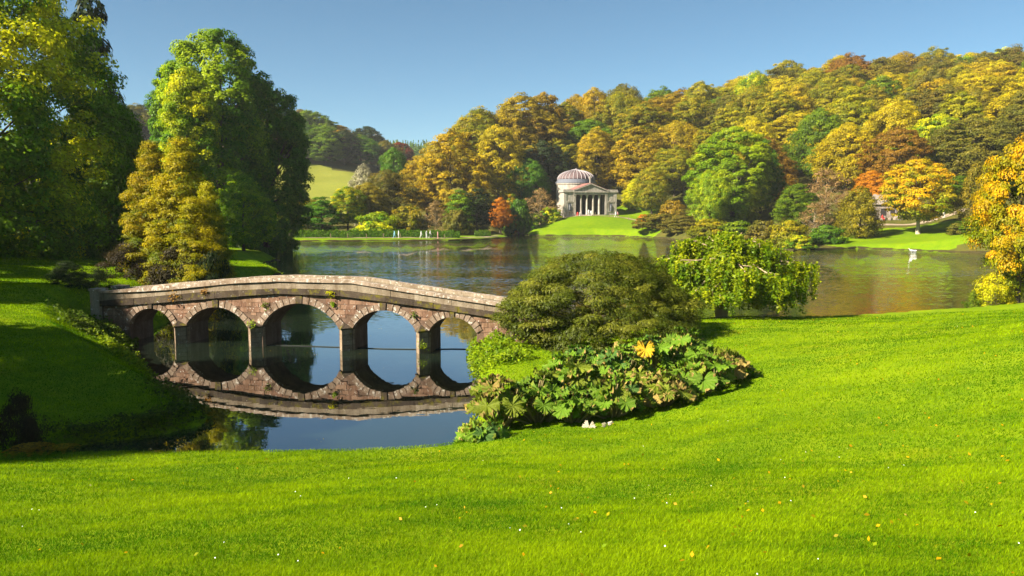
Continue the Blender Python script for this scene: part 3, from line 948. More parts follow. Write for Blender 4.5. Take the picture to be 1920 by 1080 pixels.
# lakeside trees behind the dam, left to right
LAKESIDE = [
    ('bush_a', 'shrub', 'shrub', 538, 195, 386, 55, 'lime', 'light green shrub at the path end beside the tall lakeside trees'),
    ('oak_a', 'oak_tree', 'tree', 578, 215, 372, 62, 'willow', 'yellowish rounded tree below the sunny meadow'),
    ('conifer_b', 'yew_tree', 'tree', 604, 200, 368, 66, 'deep', 'dark grey-green pointed tree behind the hedge below the meadow'),
    ('oak_b', 'oak_tree', 'tree', 652, 205, 352, 75, 'lime', 'yellow-green loose tree behind the hedge right of the dark pointed one'),
    ('birch_a', 'willow_tree', 'tree', 684, 225, 306, 62, 'silver', 'whitish silver-leaved crown above the hedge trees'),
    ('oak_a', 'oak_tree', 'tree', 725, 222, 322, 90, 'olive', 'olive-brown broad tree next to the whitish crown'),
    ('oak_b', 'oak_tree', 'tree', 690, 212, 345, 80, 'willow', 'yellow-olive tree just in front of the whitish crown'),
    ('oak_a', 'oak_tree', 'tree', 741, 270, 280, 58, 'deep', 'dark green round tree standing in front of the distant conifer ridge'),
    ('bush_a', 'round_bush', 'bush', 707, 191, 400, 72, 'lime', 'smooth round yellow-green bush behind the hedge'),
    ('bush_b', 'shrub', 'shrub', 768, 196, 385, 60, 'goldgreen', 'low mixed green shrub between the round bush and the golden beech'),
    ('beech_b', 'beech_tree', 'tree', 845, 228, 245, 125, 'gold', 'bright golden beech reaching down to the hedge behind the walkers'),
    ('beech_c', 'beech_tree', 'tree', 800, 236, 282, 85, 'gold', 'smaller golden beech leaning out beside the distant ridge'),
    ('sparse_a', 'bare_shrub', 'shrub', 818, 195, 378, 46, 'tan', 'half-bare brownish shrub right behind the walkers'),
    ('conifer_b', 'yew_tree', 'tree', 862, 200, 355, 56, 'green', 'green yew in front of the golden beech by the dam end'),
    ('conifer_b', 'yew_tree', 'tree', 895, 204, 352, 62, 'dark', 'darkest yew beside the creek mouth at the dam end'),
    ('bush_b', 'shrub', 'shrub', 858, 193, 392, 44, 'olive', 'grey-green low shrub at the foot of the green yew'),
    ('beech_a', 'beech_tree', 'tree', 935, 245, 236, 100, 'gold', 'golden weeping beech between the yews and the temple'),
    ('beech_b', 'beech_tree', 'tree', 975, 268, 178, 130, 'bronze', 'tall bronze beech with the highest crown left of the temple'),
    ('beech_a', 'beech_tree', 'tree', 1020, 275, 175, 90, 'bronze', 'dark bronze beech overlapping the highest crown left of the temple'),
    ('beech_c', 'beech_tree', 'tree', 900, 262, 205, 120, 'goldgreen', 'gold-green beech on the ridge slope left of the temple'),
    ('beech_b', 'beech_tree', 'tree', 1018, 255, 265, 85, 'dark', 'dark evergreen crown close to the left of the dome'),
    ('oak_a', 'oak_tree', 'tree', 990, 243, 300, 70, 'deep', 'dark green low tree above the bare shrub by the temple'),
    ('oak_b', 'maple_tree', 'tree', 938, 213, 372, 44, 'fire', 'small fiery orange maple at the creek'),
    ('conifer_b', 'maple_tree', 'tree', 960, 219, 362, 30, 'orange', 'slim orange crown next to the small fiery maple'),
    ('bush_a', 'shrub', 'shrub', 972, 217, 378, 50, 'deep', 'dark green shrub between the fiery maple and the bare shrub'),
    ('sparse_a', 'bare_shrub', 'shrub', 1012, 225, 355, 64, 'tan', 'bare reddish-brown shrub at the left corner of the temple'),
    ('bush_b', 'shrub', 'shrub', 1030, 224, 388, 40, 'lime', 'small light green shrub touching the left wall of the temple'),
    # right of the temple
    ('lime_a', 'maple_tree', 'tree', 1190, 238, 336, 46, 'yellow', 'bright yellow small tree immediately right of the temple'),
    ('oak_a', 'oak_tree', 'tree', 1222, 232, 315, 72, 'goldgreen', 'rounded olive-green tree behind the yellow one right of the temple'),
    ('bush_a', 'shrub', 'shrub', 1207, 216, 403, 26, 'fire', 'small rusty orange shrub at the right end of the temple mound'),
    ('bush_b', 'shrub', 'shrub', 1238, 200, 400, 78, 'olive', 'spreading grey-green shrub at the water right of the temple mound'),
    ('bush_b', 'shrub', 'shrub', 1290, 188, 404, 70, 'olive', 'grey-green shrub at the water partly behind the weeping tree'),
    ('bush_a', 'shrub', 'shrub', 1262, 214, 378, 48, 'bronze', 'brownish rounded shrub above the grey-green one'),
    ('sparse_a', 'bare_shrub', 'shrub', 1300, 190, 390, 80, 'olive', 'feathery grey shrub showing behind the weeping tree'),
    ('birch_a', 'birch_tree', 'tree', 1225, 262, 245, 95, 'tan', 'pale tan feathery tree above the yellow tree'),
    ('birch_a', 'birch_tree', 'tree', 1275, 258, 240, 70, 'tan', 'second pale tan tree, beside the dark slim conifer'),
    ('conifer_a', 'conifer_tree', 'tree', 1308, 250, 255, 46, 'dark', 'dark slim conifer between the tan trees and the lime-green tree'),
    ('tulip_tree', 'tulip_tree', 'tree', 1372, 178, 243, 130, 'brightlime', 'bright lime-green tree towering behind the weeping tree'),
    ('oak_a', 'lime_tree', 'tree', 1330, 172, 322, 62, 'brightlime', 'yellow-green lower crown on the near side of the towering lime-green tree'),
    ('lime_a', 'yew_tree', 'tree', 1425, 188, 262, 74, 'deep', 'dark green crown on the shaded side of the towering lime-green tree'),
    ('lime_a', 'lime_tree', 'tree', 1492, 166, 345, 70, 'green', 'green rounded tree at the shore next to the pale bare tree'),
    ('sparse_a', 'bare_tree', 'tree', 1545, 172, 318, 90, 'tan', 'pale half-bare tree above the shore shrubs'),
    ('sparse_a', 'bare_tree', 'tree', 1525, 156, 382, 62, 'tan', 'lower pale pinkish tree with a thin white trunk by the water'),
    ('bush_b', 'shrub', 'shrub', 1268, 187, 412, 62, 'olive', 'grey-green shrub at the water left of the weeping tree top'),
    ('bush_a', 'shrub', 'shrub', 1333, 167, 412, 70, 'goldgreen', 'olive shrub on the shore hidden mostly by the weeping tree'),
    ('bush_b', 'shrub', 'shrub', 1384, 154, 414, 70, 'green', 'green shrub on the shore straight behind the weeping tree'),
    ('bush_a', 'shrub', 'shrub', 1432, 146, 416, 62, 'olive', 'grey shrub on the shore behind the right half of the weeping tree'),
    ('bush_a', 'shrub', 'shrub', 1482, 142, 416, 66, 'goldgreen', 'light olive shrub at the water left of the dark round one'),
    ('bush_b', 'shrub', 'shrub', 1500, 137, 440, 44, 'lime', 'low bright green shrub at the water edge beside the weeping tree'),
    ('bush_a', 'shrub', 'shrub', 1552, 146, 424, 58, 'deep', 'dark green round shrub on the shore left of the willow'),
    ('birch_a', 'willow_tree', 'tree', 1610, 152, 348, 84, 'willow', 'yellow-green willow-like tree left of the little stone cottage'),
    ('oak_b', 'maple_tree', 'tree', 1632, 178, 322, 70, 'fire', 'fiery orange crown behind the stone cottage'),
    ('oak_b', 'maple_tree', 'tree', 1590, 180, 362, 50, 'tan', 'small pinkish-tan tree between the pale bare tree and the willow-like one'),
    ('oak_b', 'maple_tree', 'tree', 1722, 150, 302, 140, 'orange', 'orange maple with a pale bare trunk on the small shore lawn'),
    ('lime_a', 'oak_tree', 'tree', 1790, 172, 330, 80, 'green', 'green tree with a dark trunk behind the shore lawn'),
    ('birch_a', 'birch_tree', 'tree', 1828, 146, 300, 66, 'willow', 'tall weeping birch at the right end of the shore lawn'),
    ('bush_b', 'shrub', 'shrub', 1800, 139, 418, 50, 'olive', 'grey-green shrub at the right end of the shore lawn'),
    ('conifer_b', 'yew_tree', 'tree', 1822, 135, 405, 40, 'green', 'small green bushy conifer where the shore lawn meets the orange and green maple'),
]
for a in LAKESIDE:
    kw = {}
    if 'pale bare trunk' in a[8] or 'white trunk' in a[8]:
        kw['bark'] = BARK_PALE
    hero(*a[:3], *a[3:8], a[8], **kw)

# ------------------------------------------------------------------ the wood on both hills: every crown a tree
COLN = {'gold': 'golden', 'goldgreen': 'gold-green', 'bronze': 'bronze', 'olive': 'olive-brown', 'green': 'green', 'deep': 'dark green',
        'rust': 'rust-brown', 'orange': 'orange', 'willow': 'pale yellow', 'lime': 'light green', 'tan': 'pale tan', 'dark': 'shade-darkened green', 'red': 'dark red'}
wood = []


def scatter(region, n, spacing, kinds, pals, hr, wr, rs):
    rng = random.Random(rs)
    pts = []
    tries = 0
    while len(pts) < n and tries < n * 60:
        tries += 1
        X, Y = region(rng)
        if any((X - a) ** 2 + (Y - b) ** 2 < (spacing * s) ** 2 for a, b, s in pts):
            continue
        s = rng.uniform(.8, 1.25)
        if Y < 0:
            continue
        px, _ = project((X, Y, 20))
        if px < -60 or px > 2000:
            continue
        pts.append((X, Y, s))
        pal = rng.choices([p for p, _ in pals], [w for _, w in pals])[0]
        wood.append((X, Y, rng.choice(kinds), pal, rng.uniform(*hr) * s ** .5, rng.uniform(*wr) * s, rng.uniform(0, 6.28)))


def reg_right(rng):
    while True:
        X = rng.uniform(-28, 235); Y = rng.uniform(165, 345)
        t = X / Y
        if project((X, Y, 20))[0] < 850: continue
        lo = np.interp(X, [-30, -10, 8, 45, 60, 78, 90, 235], [262, 258, 258, 250, 205, 192, 178, 175])
        hi = np.interp(X, [-30, 0, 60, 235], [285, 300, 330, 345])
        if lo < Y < hi and t < .70:
            return X, Y


def reg_left(rng):
    while True:
        X = rng.uniform(-240, -60); Y = rng.uniform(385, 470)
        t = X / Y
        lo = np.interp(t, [-.5, -.3, -.2, -.14], [385, 392, 410, 435])
        if -.50 < t < -.135 and Y > lo:
            return X, Y


scatter(reg_right, 170, 10.2, ['beech_a', 'beech_b', 'beech_c', 'oak_a', 'beech_b', 'lime_a', 'oak_b'],
        [('gold', 24), ('goldgreen', 30), ('bronze', 12), ('olive', 15), ('green', 8), ('rust', 4), ('willow', 6), ('lime', 3)], (15, 21), (12, 16.5), 5)
scatter(reg_left, 60, 12.5, ['beech_a', 'beech_c', 'oak_a', 'oak_b', 'lime_a'],
        [('dark', 42), ('deep', 6), ('olive', 12), ('bronze', 10), ('rust', 7), ('red', 6), ('green', 5)], (15, 20), (14, 19), 6)  # dark leaf colours put the shade of the far slope into its trees


def zone(px, Y):
    if Y > 380:
        return 'left of the tallest tree' if px < 330 else 'on the far hill above the meadow'
    if px < 1045: return 'on the ridge left of the dome'
    if px < 1165: return 'above the temple dome'
    if px < 1300: return 'above the pale tan trees'
    if px < 1450: return 'above the lime-green tree'
    if px < 1590: return 'above the pale half-bare tree'
    if px < 1680: return 'above the stone cottage'
    if px < 1800: return 'above the orange shore maple'
    return 'above the picture edge maple'


info = []
for X, Y, kind, pal, H, W, rz in wood:
    z = gz(X, Y)
    px, top = project((X, Y, z + H))
    info.append([px, top, W / Y * FPX, X, Y, kind, pal, H, W, rz, z])
groups = {}
for it in info:
    px, top, w = it[:3]
    sky = not any(o is not it and abs(o[0] - px) < 0.5 * w and o[1] < top - 2 for o in info)
    vis = [o for o in info if abs(o[0] - px) < 60]
    rank = sorted(o[1] for o in vis).index(top) / max(1, len(vis) - 1)
    band = 'on the skyline' if sky else ('high up' if rank < .4 else ('halfway up' if rank < .72 else 'low down'))
    groups.setdefault((COLN[it[6]], band, zone(px, it[4])), []).append(it)
WORDS = ['first', 'second', 'third', 'fourth', 'fifth', 'sixth', 'seventh', 'eighth', 'ninth', 'tenth']
for (cn, band, zn), its in groups.items():
    its.sort(key=lambda o: o[0])
    for k, it in enumerate(its):
        sub = 'oak' if it[5].startswith('oak') else ('lime' if it[5].startswith('lime') else ('birch' if it[5].startswith('birch') else 'beech'))
        lb = f'{cn} crown {band} {zn}'
        if len(its) > 1:
            lb += f', {WORDS[k]} from left'
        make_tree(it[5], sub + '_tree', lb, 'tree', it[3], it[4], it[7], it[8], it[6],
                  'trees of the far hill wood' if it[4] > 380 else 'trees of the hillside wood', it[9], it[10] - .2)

# distant conifer ridge: reads as one mass
rng = np.random.default_rng(3)
k = 260
xs = rng.uniform(-150, -50, k); ys = rng.uniform(760, 840, k); zs = ground(xs, ys)
allv, tn = [], []
for x, y, z in zip(xs, ys, zs):
    n = 60
    h = rng.uniform(10, 16)
    u = rng.random(n) ** 1.3
    th = rng.uniform(0, 6.28, n)
    r = (1 - u) * 3.2 * rng.uniform(.5, 1, n)
    P = np.stack([x + r * np.cos(th), y + r * np.sin(th), z + u * h], 1)
    nn = unit(np.stack([np.cos(th), np.sin(th), np.full(n, .5)], 1) + .3 * rng.normal(size=(n, 3)))
    V, _ = leaf_quads(P, nn, np.full(n, 1.0), .5, rng)
    allv.append(V)
    tn.append(np.full(n, rng.random()))
V = np.concatenate(allv)
o = link('conifer_forest', np_mesh('conifer_forest', V, np.arange(len(V)).reshape(-1, 4), {'tone': np.concatenate(tn), 'vary': rng.random(len(V) // 4)}), PAL['deep'])
tag(o, 'distant blue-green conifer wood on the far ridge', 'forest', kind='stuff')

# weeping tree on the lawn
def weeping_tree():
    Y = 47.0
    X = at_y(1367, 500, Y)[0]
    z = gz(X, Y)
    root = empty('weeping_tree', (X, Y, z))
    tag(root, 'low weeping tree with arching bare limbs on the lawn at the lake', 'tree')
    rg = random.Random(4)
    mb = MB()
    mb.tube([(-.3, 0, -.3), (-.25, 0, .8), (0, .1, 1.8), (.1, 0, 3.0)], [.30, .24, .2, .15], 8)
    mb.tube([(-.5, .1, -.3), (-.7, .1, .9), (-.9, 0, 1.9)], [.18, .14, .1], 7)
    tips = []
    for i in range(54):
        th = i / 64 * 6.283 * 5 + rg.uniform(-.2, .2)
        f = rg.random()
        Rr = 4.0 * rg.uniform(.06, 1) ** .6
        zt = (4.95 - 0.125 * Rr ** 2) * rg.uniform(.78, 1.06)
        if f < .25: zt *= .7
        s = np.array([0, 0, rg.uniform(1.6, 2.9)])
        e = np.array([Rr * math.cos(th), .75 * Rr * math.sin(th), zt])
        m = (s + e) / 2 + np.array([0, 0, .35 + .12 * Rr])
        d = e + np.array([.45 * math.cos(th), .4 * math.sin(th), -.15])
        d2 = d + np.array([.2 * math.cos(th), .2 * math.sin(th), -.6])
        mb.tube([s, m, e, d, d2], [.07, .055, .038, .026, .012], 5, cap=False)
        tips += [(e, .55), (d, .8), (m, .4)]
        for q in range(1):
            j = e + np.array([rg.uniform(-.5, .5), rg.uniform(-.5, .5), rg.uniform(-.1, .12)])
            mb.tube([(m + e) / 2, j + np.array([0, 0, .12]), j + np.array([0, 0, -.5])], [.03, .02, .008], 4, cap=False)
    mb.build('trunk', TWIG, root, True)
    rn = np.random.default_rng(5)
    cs, tone = [], []
    for c, L in tips:
        top = c[2]
        n = int(14)
        for s in range(n):
            o_ = c + np.array([rn.normal() * .42, rn.normal() * .42, rn.normal() * .12])
            rr = math.hypot(o_[0], o_[1])
            low = rn.uniform(.2, 1.9) if rr > 2.0 else rn.uniform(.1, .6)
            ln = min((top - low), rn.uniform(.4, 2.2))
            k = max(0, int(ln * 52))
            zs = top + .10 - rn.random(k) * ln
            p = np.stack([o_[0] + rn.normal(size=k) * .09, o_[1] + rn.normal(size=k) * .09, zs], 1)
            cs.append(p)
            tone.append(np.full(k, rn.random() ** 1.5))
    P = np.concatenate(cs)
    T = np.concatenate(tone)
    rad = unit(P * np.array([1, 1, 0]) + 1e-6)
    n = unit(rad * .7 + np.array([0, 0, .45]) + .6 * rn.normal(size=P.shape))
    V, Fc = leaf_quads(P, n, .085 * rn.uniform(.6, 1.3, len(P)), .6, rn)
    me = np_mesh('weeping_crown', V, Fc, {'tone': T, 'vary': rn.random(len(P))})
    link('crown', me, PAL['weeping'], root)


weeping_tree()

# ------------------------------------------------------------------ the stone bridge
BA = at_z(290, 642, 0)
BB = at_z(800, 662, 0)
BU = (BB - BA) / np.linalg.norm(BB - BA)
BV = np.array([-BU[1], BU[0], 0])
BW = 1.9


def fp(px, py):
    """point on the bridge's front plane as (u, z)"""
    d = ray(px, py)
    o = np.array([0, 0, CAM_Z]) - BA
    t = -(o @ BV) / (d @ BV)
    q = o + d * t
    return float(q @ BU), float(q[2] + BA[2])


def build_bridge():
    mid = fp(570, 650)[0]
    loc = BA + BU * mid
    root = empty('stone_bridge', (loc[0], loc[1], 0), math.atan2(BU[1], BU[0]))
    tag(root, 'low five-arched reddish stone bridge with mossy parapet mirrored in the pond', 'bridge')

    def F(px, py):
        u, z = fp(px, py)
        return u - mid, z

    def poly(pts):
        a = np.array([F(*p) for p in pts])
        return a

    capt = poly([(198, 545.4), (274, 538), (374, 529.5), (448, 524), (520, 521), (660, 525), (761, 540.5), (933, 566)])
    capb = poly([(198, 549), (300, 545), (448, 530.5), (520, 527.5), (660, 531), (761, 547), (933, 572.5)])
    ledt = poly([(194, 564), (285, 556.5), (392, 547), (520, 540.5), (640, 543.8), (761, 560), (925, 584)])
    ledb = poly([(194, 574), (285, 568.5), (411, 558), (520, 550.5), (640, 554.7), (761, 570), (925, 595)])

    def lin(a, u):
        # extend beyond the measured ends with the last slope
        if u > a[-1, 0]:
            s = (a[-1, 1] - a[-2, 1]) / (a[-1, 0] - a[-2, 0])
            return a[-1, 1] + s * (u - a[-1, 0])
        return float(np.interp(u, a[:, 0], a[:, 1]))

    arches = []
    for l, r, c in (((243, 610), (326, 610), (284, 578)), ((350, 610), (465, 611), (408, 575.5)), ((492, 612), (636, 614.5), (566, 568.5)),
                    ((661, 617), (780, 618.5), (724, 581.5)), ((804, 622), (894, 624), (850, 594))):
        ul, zl = F(*l); ur, zr = F(*r); uc, zc = F(*c)
        s = (ur - ul) / 2
        cx = (ur + ul) / 2
        zs = (zl + zr) / 2
        h = min(zc - zs, s * .98)
        rad = (s * s + h * h) / (2 * h)
        arches.append((cx, zs + h - rad, rad, s, zs))
    ends = (F(192, 600)[0], F(1010, 600)[0])

    def low(u):
        for cx, cz, rad, s, zs in arches:
            if abs(u - cx) < s:
                return cz + math.sqrt(max(rad * rad - (u - cx) ** 2, 0))
        return -1.2

    # wall with the five openings
    us = list(np.arange(ends[0], ends[1], 0.16)) + [ends[1]]
    for cx, cz, rad, s, zs in arches:
        us += [cx - s, cx + s, cx - s + .003, cx + s - .003]
        us += [cx + s * math.sin(a) for a in np.linspace(-1.5, 1.5, 23)]
    us = sorted(set(round(u, 4) for u in us))
    mb = MB()
    for a, b in zip(us[:-1], us[1:]):
        m = (a + b) / 2
        inside = any(abs(m - cx) < s for cx, cz, rad, s, zs in arches)
        la, lb = (low(a + 1e-4) if inside else -1.2), (low(b - 1e-4) if inside else -1.2)
        ta, tb = lin(ledt, a) - .02, lin(ledt, b) - .02
        mb.hexa([(a, 0, la), (b, 0, lb), (b, BW, lb), (a, BW, la), (a, 0, ta), (b, 0, tb), (b, BW, tb), (a, BW, ta)])
    mb.build('wall', ST_MORTAR, root)
    rg = random.Random(8)
    # arch rings
    for cx, cz, rad, s, zs in arches:
        half = math.asin(min(1, s / rad))
        nst = max(13, int(2 * half * rad / .33) | 1)
        for k in range(nst):
            a0 = -half + 2 * half * k / nst
            a1 = -half + 2 * half * (k + 1) / nst
            g = .018 / rad
            key = k == nst // 2
            r0, r1 = rad - .005, rad + .34 * rg.uniform(.85, 1.1) + (.05 if key else 0)
            y0 = -.05 - rg.uniform(0, .03) - (.04 if key else 0)
            P = []
            for y in (y0, .3):
                for rr in (r0, r1):
                    for aa in (a0 + g, a1 - g):
                        P.append((cx + rr * math.sin(aa), y, cz + rr * math.cos(aa)))
            mb = MB()
            mb.hexa([P[0], P[1], P[5], P[4], P[2], P[3], P[7], P[6]])
            mb.build('voussoir', ST_LEDGE if key else ST_RING, root)
    # squared rubble of the spandrels, one stone each
    z = -.1
    while z < 3.2:
        hh = rg.uniform(.14, .30)
        u = ends[0] + rg.uniform(0, .3)
        while u < ends[1]:
            w = rg.uniform(.22, .75)
            u0, u1, z0, z1 = u + .012, u + w - .012, z + .01, z + hh - .01
            u += w
            t = min(lin(ledb, u0), lin(ledb, u1))
            if z0 > t - .06:
                continue
            z1 = min(z1, t - .01)
            bad = False
            for cx, cz, rad, s, zs in arches:
                if u1 > cx - s - .02 and u0 < cx + s + .02:
                    if z0 < zs:
                        bad = True
                    for q in ((u0, z0), (u1, z0), (u0, z1), (u1, z1)):
                        if math.hypot(q[0] - cx, q[1] - cz) < rad + .16 and q[1] > zs - .3:
                            bad = True
                    if u0 < cx < u1 and z0 < cz + rad + .1:
                        bad = True
            if bad or z1 - z0 < .05:
                continue
            y0 = -.008 - rg.uniform(0, .022)
            mb = MB()
            j = lambda: rg.uniform(-.02, .02)
            mb.hexa([(u0 + j(), y0, z0 + j()), (u1 + j(), y0, z0 + j()), (u1, .1, z0), (u0, .1, z0), (u0 + j(), y0, z1 + j()), (u1 + j(), y0, z1 + j()), (u1, .1, z1), (u0, .1, z1)])
            mb.build('stone', ST_RED, root)
        z += hh
    # cutwater piers, course by course
    for i in range(4):
        cx0, _, _, s0, zs0 = arches[i]
        cx1, _, _, s1, zs1 = arches[i + 1]
        a, b = cx0 + s0, cx1 - s1
        c = a + (b - a) * .42
        top = min(zs0, zs1) - .02
        n = 4
        for k in range(n):
            za = -.9 if k == 0 else top * k / n + .012
            zb = top * (k + 1) / n - .008
            e = rg.uniform(-.015, .015)
            mb = MB()
            pr = .36 + e
            lo = [(a - .02, .05), (c, -pr), (b + .02, .05), (b + .02, .25), (a - .02, .25)]
            vs = [(x, y, za) for x, y in lo] + [(x, y, zb) for x, y in lo]
            mb.add(vs, [(4, 3, 2, 1, 0), (5, 6, 7, 8, 9)] + [(q, (q + 1) % 5, (q + 1) % 5 + 5, q + 5) for q in range(5)])
            mb.build('pier_stone', ST_PIER, root)
        mb = MB()
        lo = [(a - .07, .0), (c, -.46), (b + .07, .0)]
        vs = [(x, y, top) for x, y in lo] + [(x, y, top + .07) for x, y in lo] + [(a - .02, -.02, top + .1), (c, -.07, top + .34), (b + .02, -.02, top + .1)]
        mb.add(vs, [(2, 1, 0), (0, 1, 4, 3), (1, 2, 5, 4), (3, 4, 7, 6), (4, 5, 8, 7), (6, 7, 8), (0, 3, 6, 8, 5, 2)])
        mb.build('pier_cap', ST_LEDGE, root)
    # ledge, parapet and coping on both sides, deck between
    for side in (0, 1):
        yv = lambda y: y if side == 0 else BW - y

        def run(name, mat, ft, fb, y0, y1, length, seed):
            r2 = random.Random(seed)
            u = ends[0]
            while u < ends[1] - .05:
                e = min(u + length * r2.uniform(.75, 1.25), ends[1])
                if ends[1] - e < .35: e = ends[1]
                g = .006
                a_, b_ = u + g, e - g
                pj = r2.uniform(-.012, .012)
                dz = r2.uniform(-.008, .008)
                ys = sorted((yv(y0 + pj), yv(y1)))
                # follow the kinked profile with up to three spans
                cuts = [a_] + [q for q in ft[1:-1, 0] if a_ + .05 < q < b_ - .05] + [b_]
                m_ = MB()
                for p0, p1 in zip(cuts[:-1], cuts[1:]):
                    za, zb, ta, tb = lin(fb, p0) + dz, lin(fb, p1) + dz, lin(ft, p0) + dz, lin(ft, p1) + dz
                    m_.hexa([(p0, ys[0], za), (p1, ys[0], zb), (p1, ys[1], zb), (p0, ys[1], za), (p0, ys[0], ta), (p1, ys[0], tb), (p1, ys[1], tb), (p0, ys[1], ta)])
                m_.build(name, mat, root)
                u = e

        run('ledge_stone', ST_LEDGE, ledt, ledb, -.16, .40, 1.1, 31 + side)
        lt = ledt.copy(); lt[:, 1] += .012
        cb = capb.copy(); cb[:, 1] -= .004
        run('parapet_stone', ST_PARA, cb, lt, -.06, .26, 1.5, 41 + side)
        run('coping_stone', ST_CAP, capt, capb, -.15, .24, 1.2, 51 + side)
    mb = MB()
    for a, b in zip(us[:-1], us[1:]):
        za, zb = lin(ledt, a) + .05, lin(ledt, b) + .05
        mb.hexa([(a, .28, za - .3), (b, .28, zb - .3), (b, BW - .28, zb - .3), (a, BW - .28, za - .3), (a, .28, za), (b, .28, zb), (b, BW - .28, zb), (a, BW - .28, za)])
    mb.build('deck', GRASS_FAR, root)
    # end pier at the bank
    for y in (-.22, BW - .42):
        mb = MB()
        ux, zt = F(186, 541)
        x0 = ends[0] - .5
        mb.box(x0, ends[0] + .02, y, y + .64, 1.0, zt - .12)
        mb.build('end_pier', ST_PARA, root)
        mb = MB()
        mb.box(x0 - .05, ends[0] + .07, y - .05, y + .69, zt - .118, zt)
        mb.build('end_cap', ST_CAP, root)

    def W(u, y, z):
        p = BA + BU * (u + mid) + BV * y
        return (p[0], p[1], z)

    # weeds rooted in the joints
    rn = np.random.default_rng(9)
    for px, py, sz, pal, lb in ((622, 549, .22, 'yellow', 'yellow weed tuft growing from the mossy ledge near the bridge crown'),
                                (625, 570, .14, 'cover', 'small weed just below the yellow tuft on the red spandrel'),
                                (478, 606, .26, 'cover', 'green weed on the pier cap between second and third arch'),
                                (331, 555, .34, 'rustfern', 'dry brownish creeper hanging from the ledge above the first pier'),
                                (388, 546, .18, 'rustfern', 'thin dry weed on the ledge above the second arch'),
                                (498, 572, .2, 'fern', 'dark weed in the spandrel left of the middle arch'),
                                (778, 590, .16, 'fern', 'dark weed in the spandrel above the last but one pier'),
                                (797, 645, .22, 'cover', 'green weed on the waterside of the last pier')):
        u, z = F(px, py)
        n = 60
        th = rn.uniform(0, 6.28, n)
        P = np.stack([rn.normal(size=n) * sz * .5, -np.abs(rn.normal(size=n)) * sz * .3, rn.normal(size=n) * sz * .42], 1)
        V, Fc = leaf_quads(P, unit(np.array([0, -.6, .7]) + .6 * rn.normal(size=(n, 3))), np.full(n, .05) * rn.uniform(.6, 1.4, n), .5, rn)
        o = link('weed', np_mesh('weed', V, Fc, {'tone': rn.random(n), 'vary': rn.random(n)}), PAL[pal])
        yy = -.18 if z > lin(ledb, u) else (-.3 if sz in (.26, .22) and py > 600 else -.06)
        o.location = W(u, yy, z)
        o.rotation_euler = root.rotation_euler
        tag(o, lb, 'weed', 'weeds on the bridge')
    # floating line across the pond behind the piers
    mb = MB()
    l = [at_z(x, y, .015) for x, y in ((470, 646), (560, 648.5), (640, 651), (720, 654), (800, 655), (850, 654), (893, 655))]
    mb.tube([tuple(p) for p in l], .025, 5)
    tag(mb.build('floating_line', ROPE), 'thin dark floating line on the water along the bridge piers', 'rope')
    return W


BRW = build_bridge()

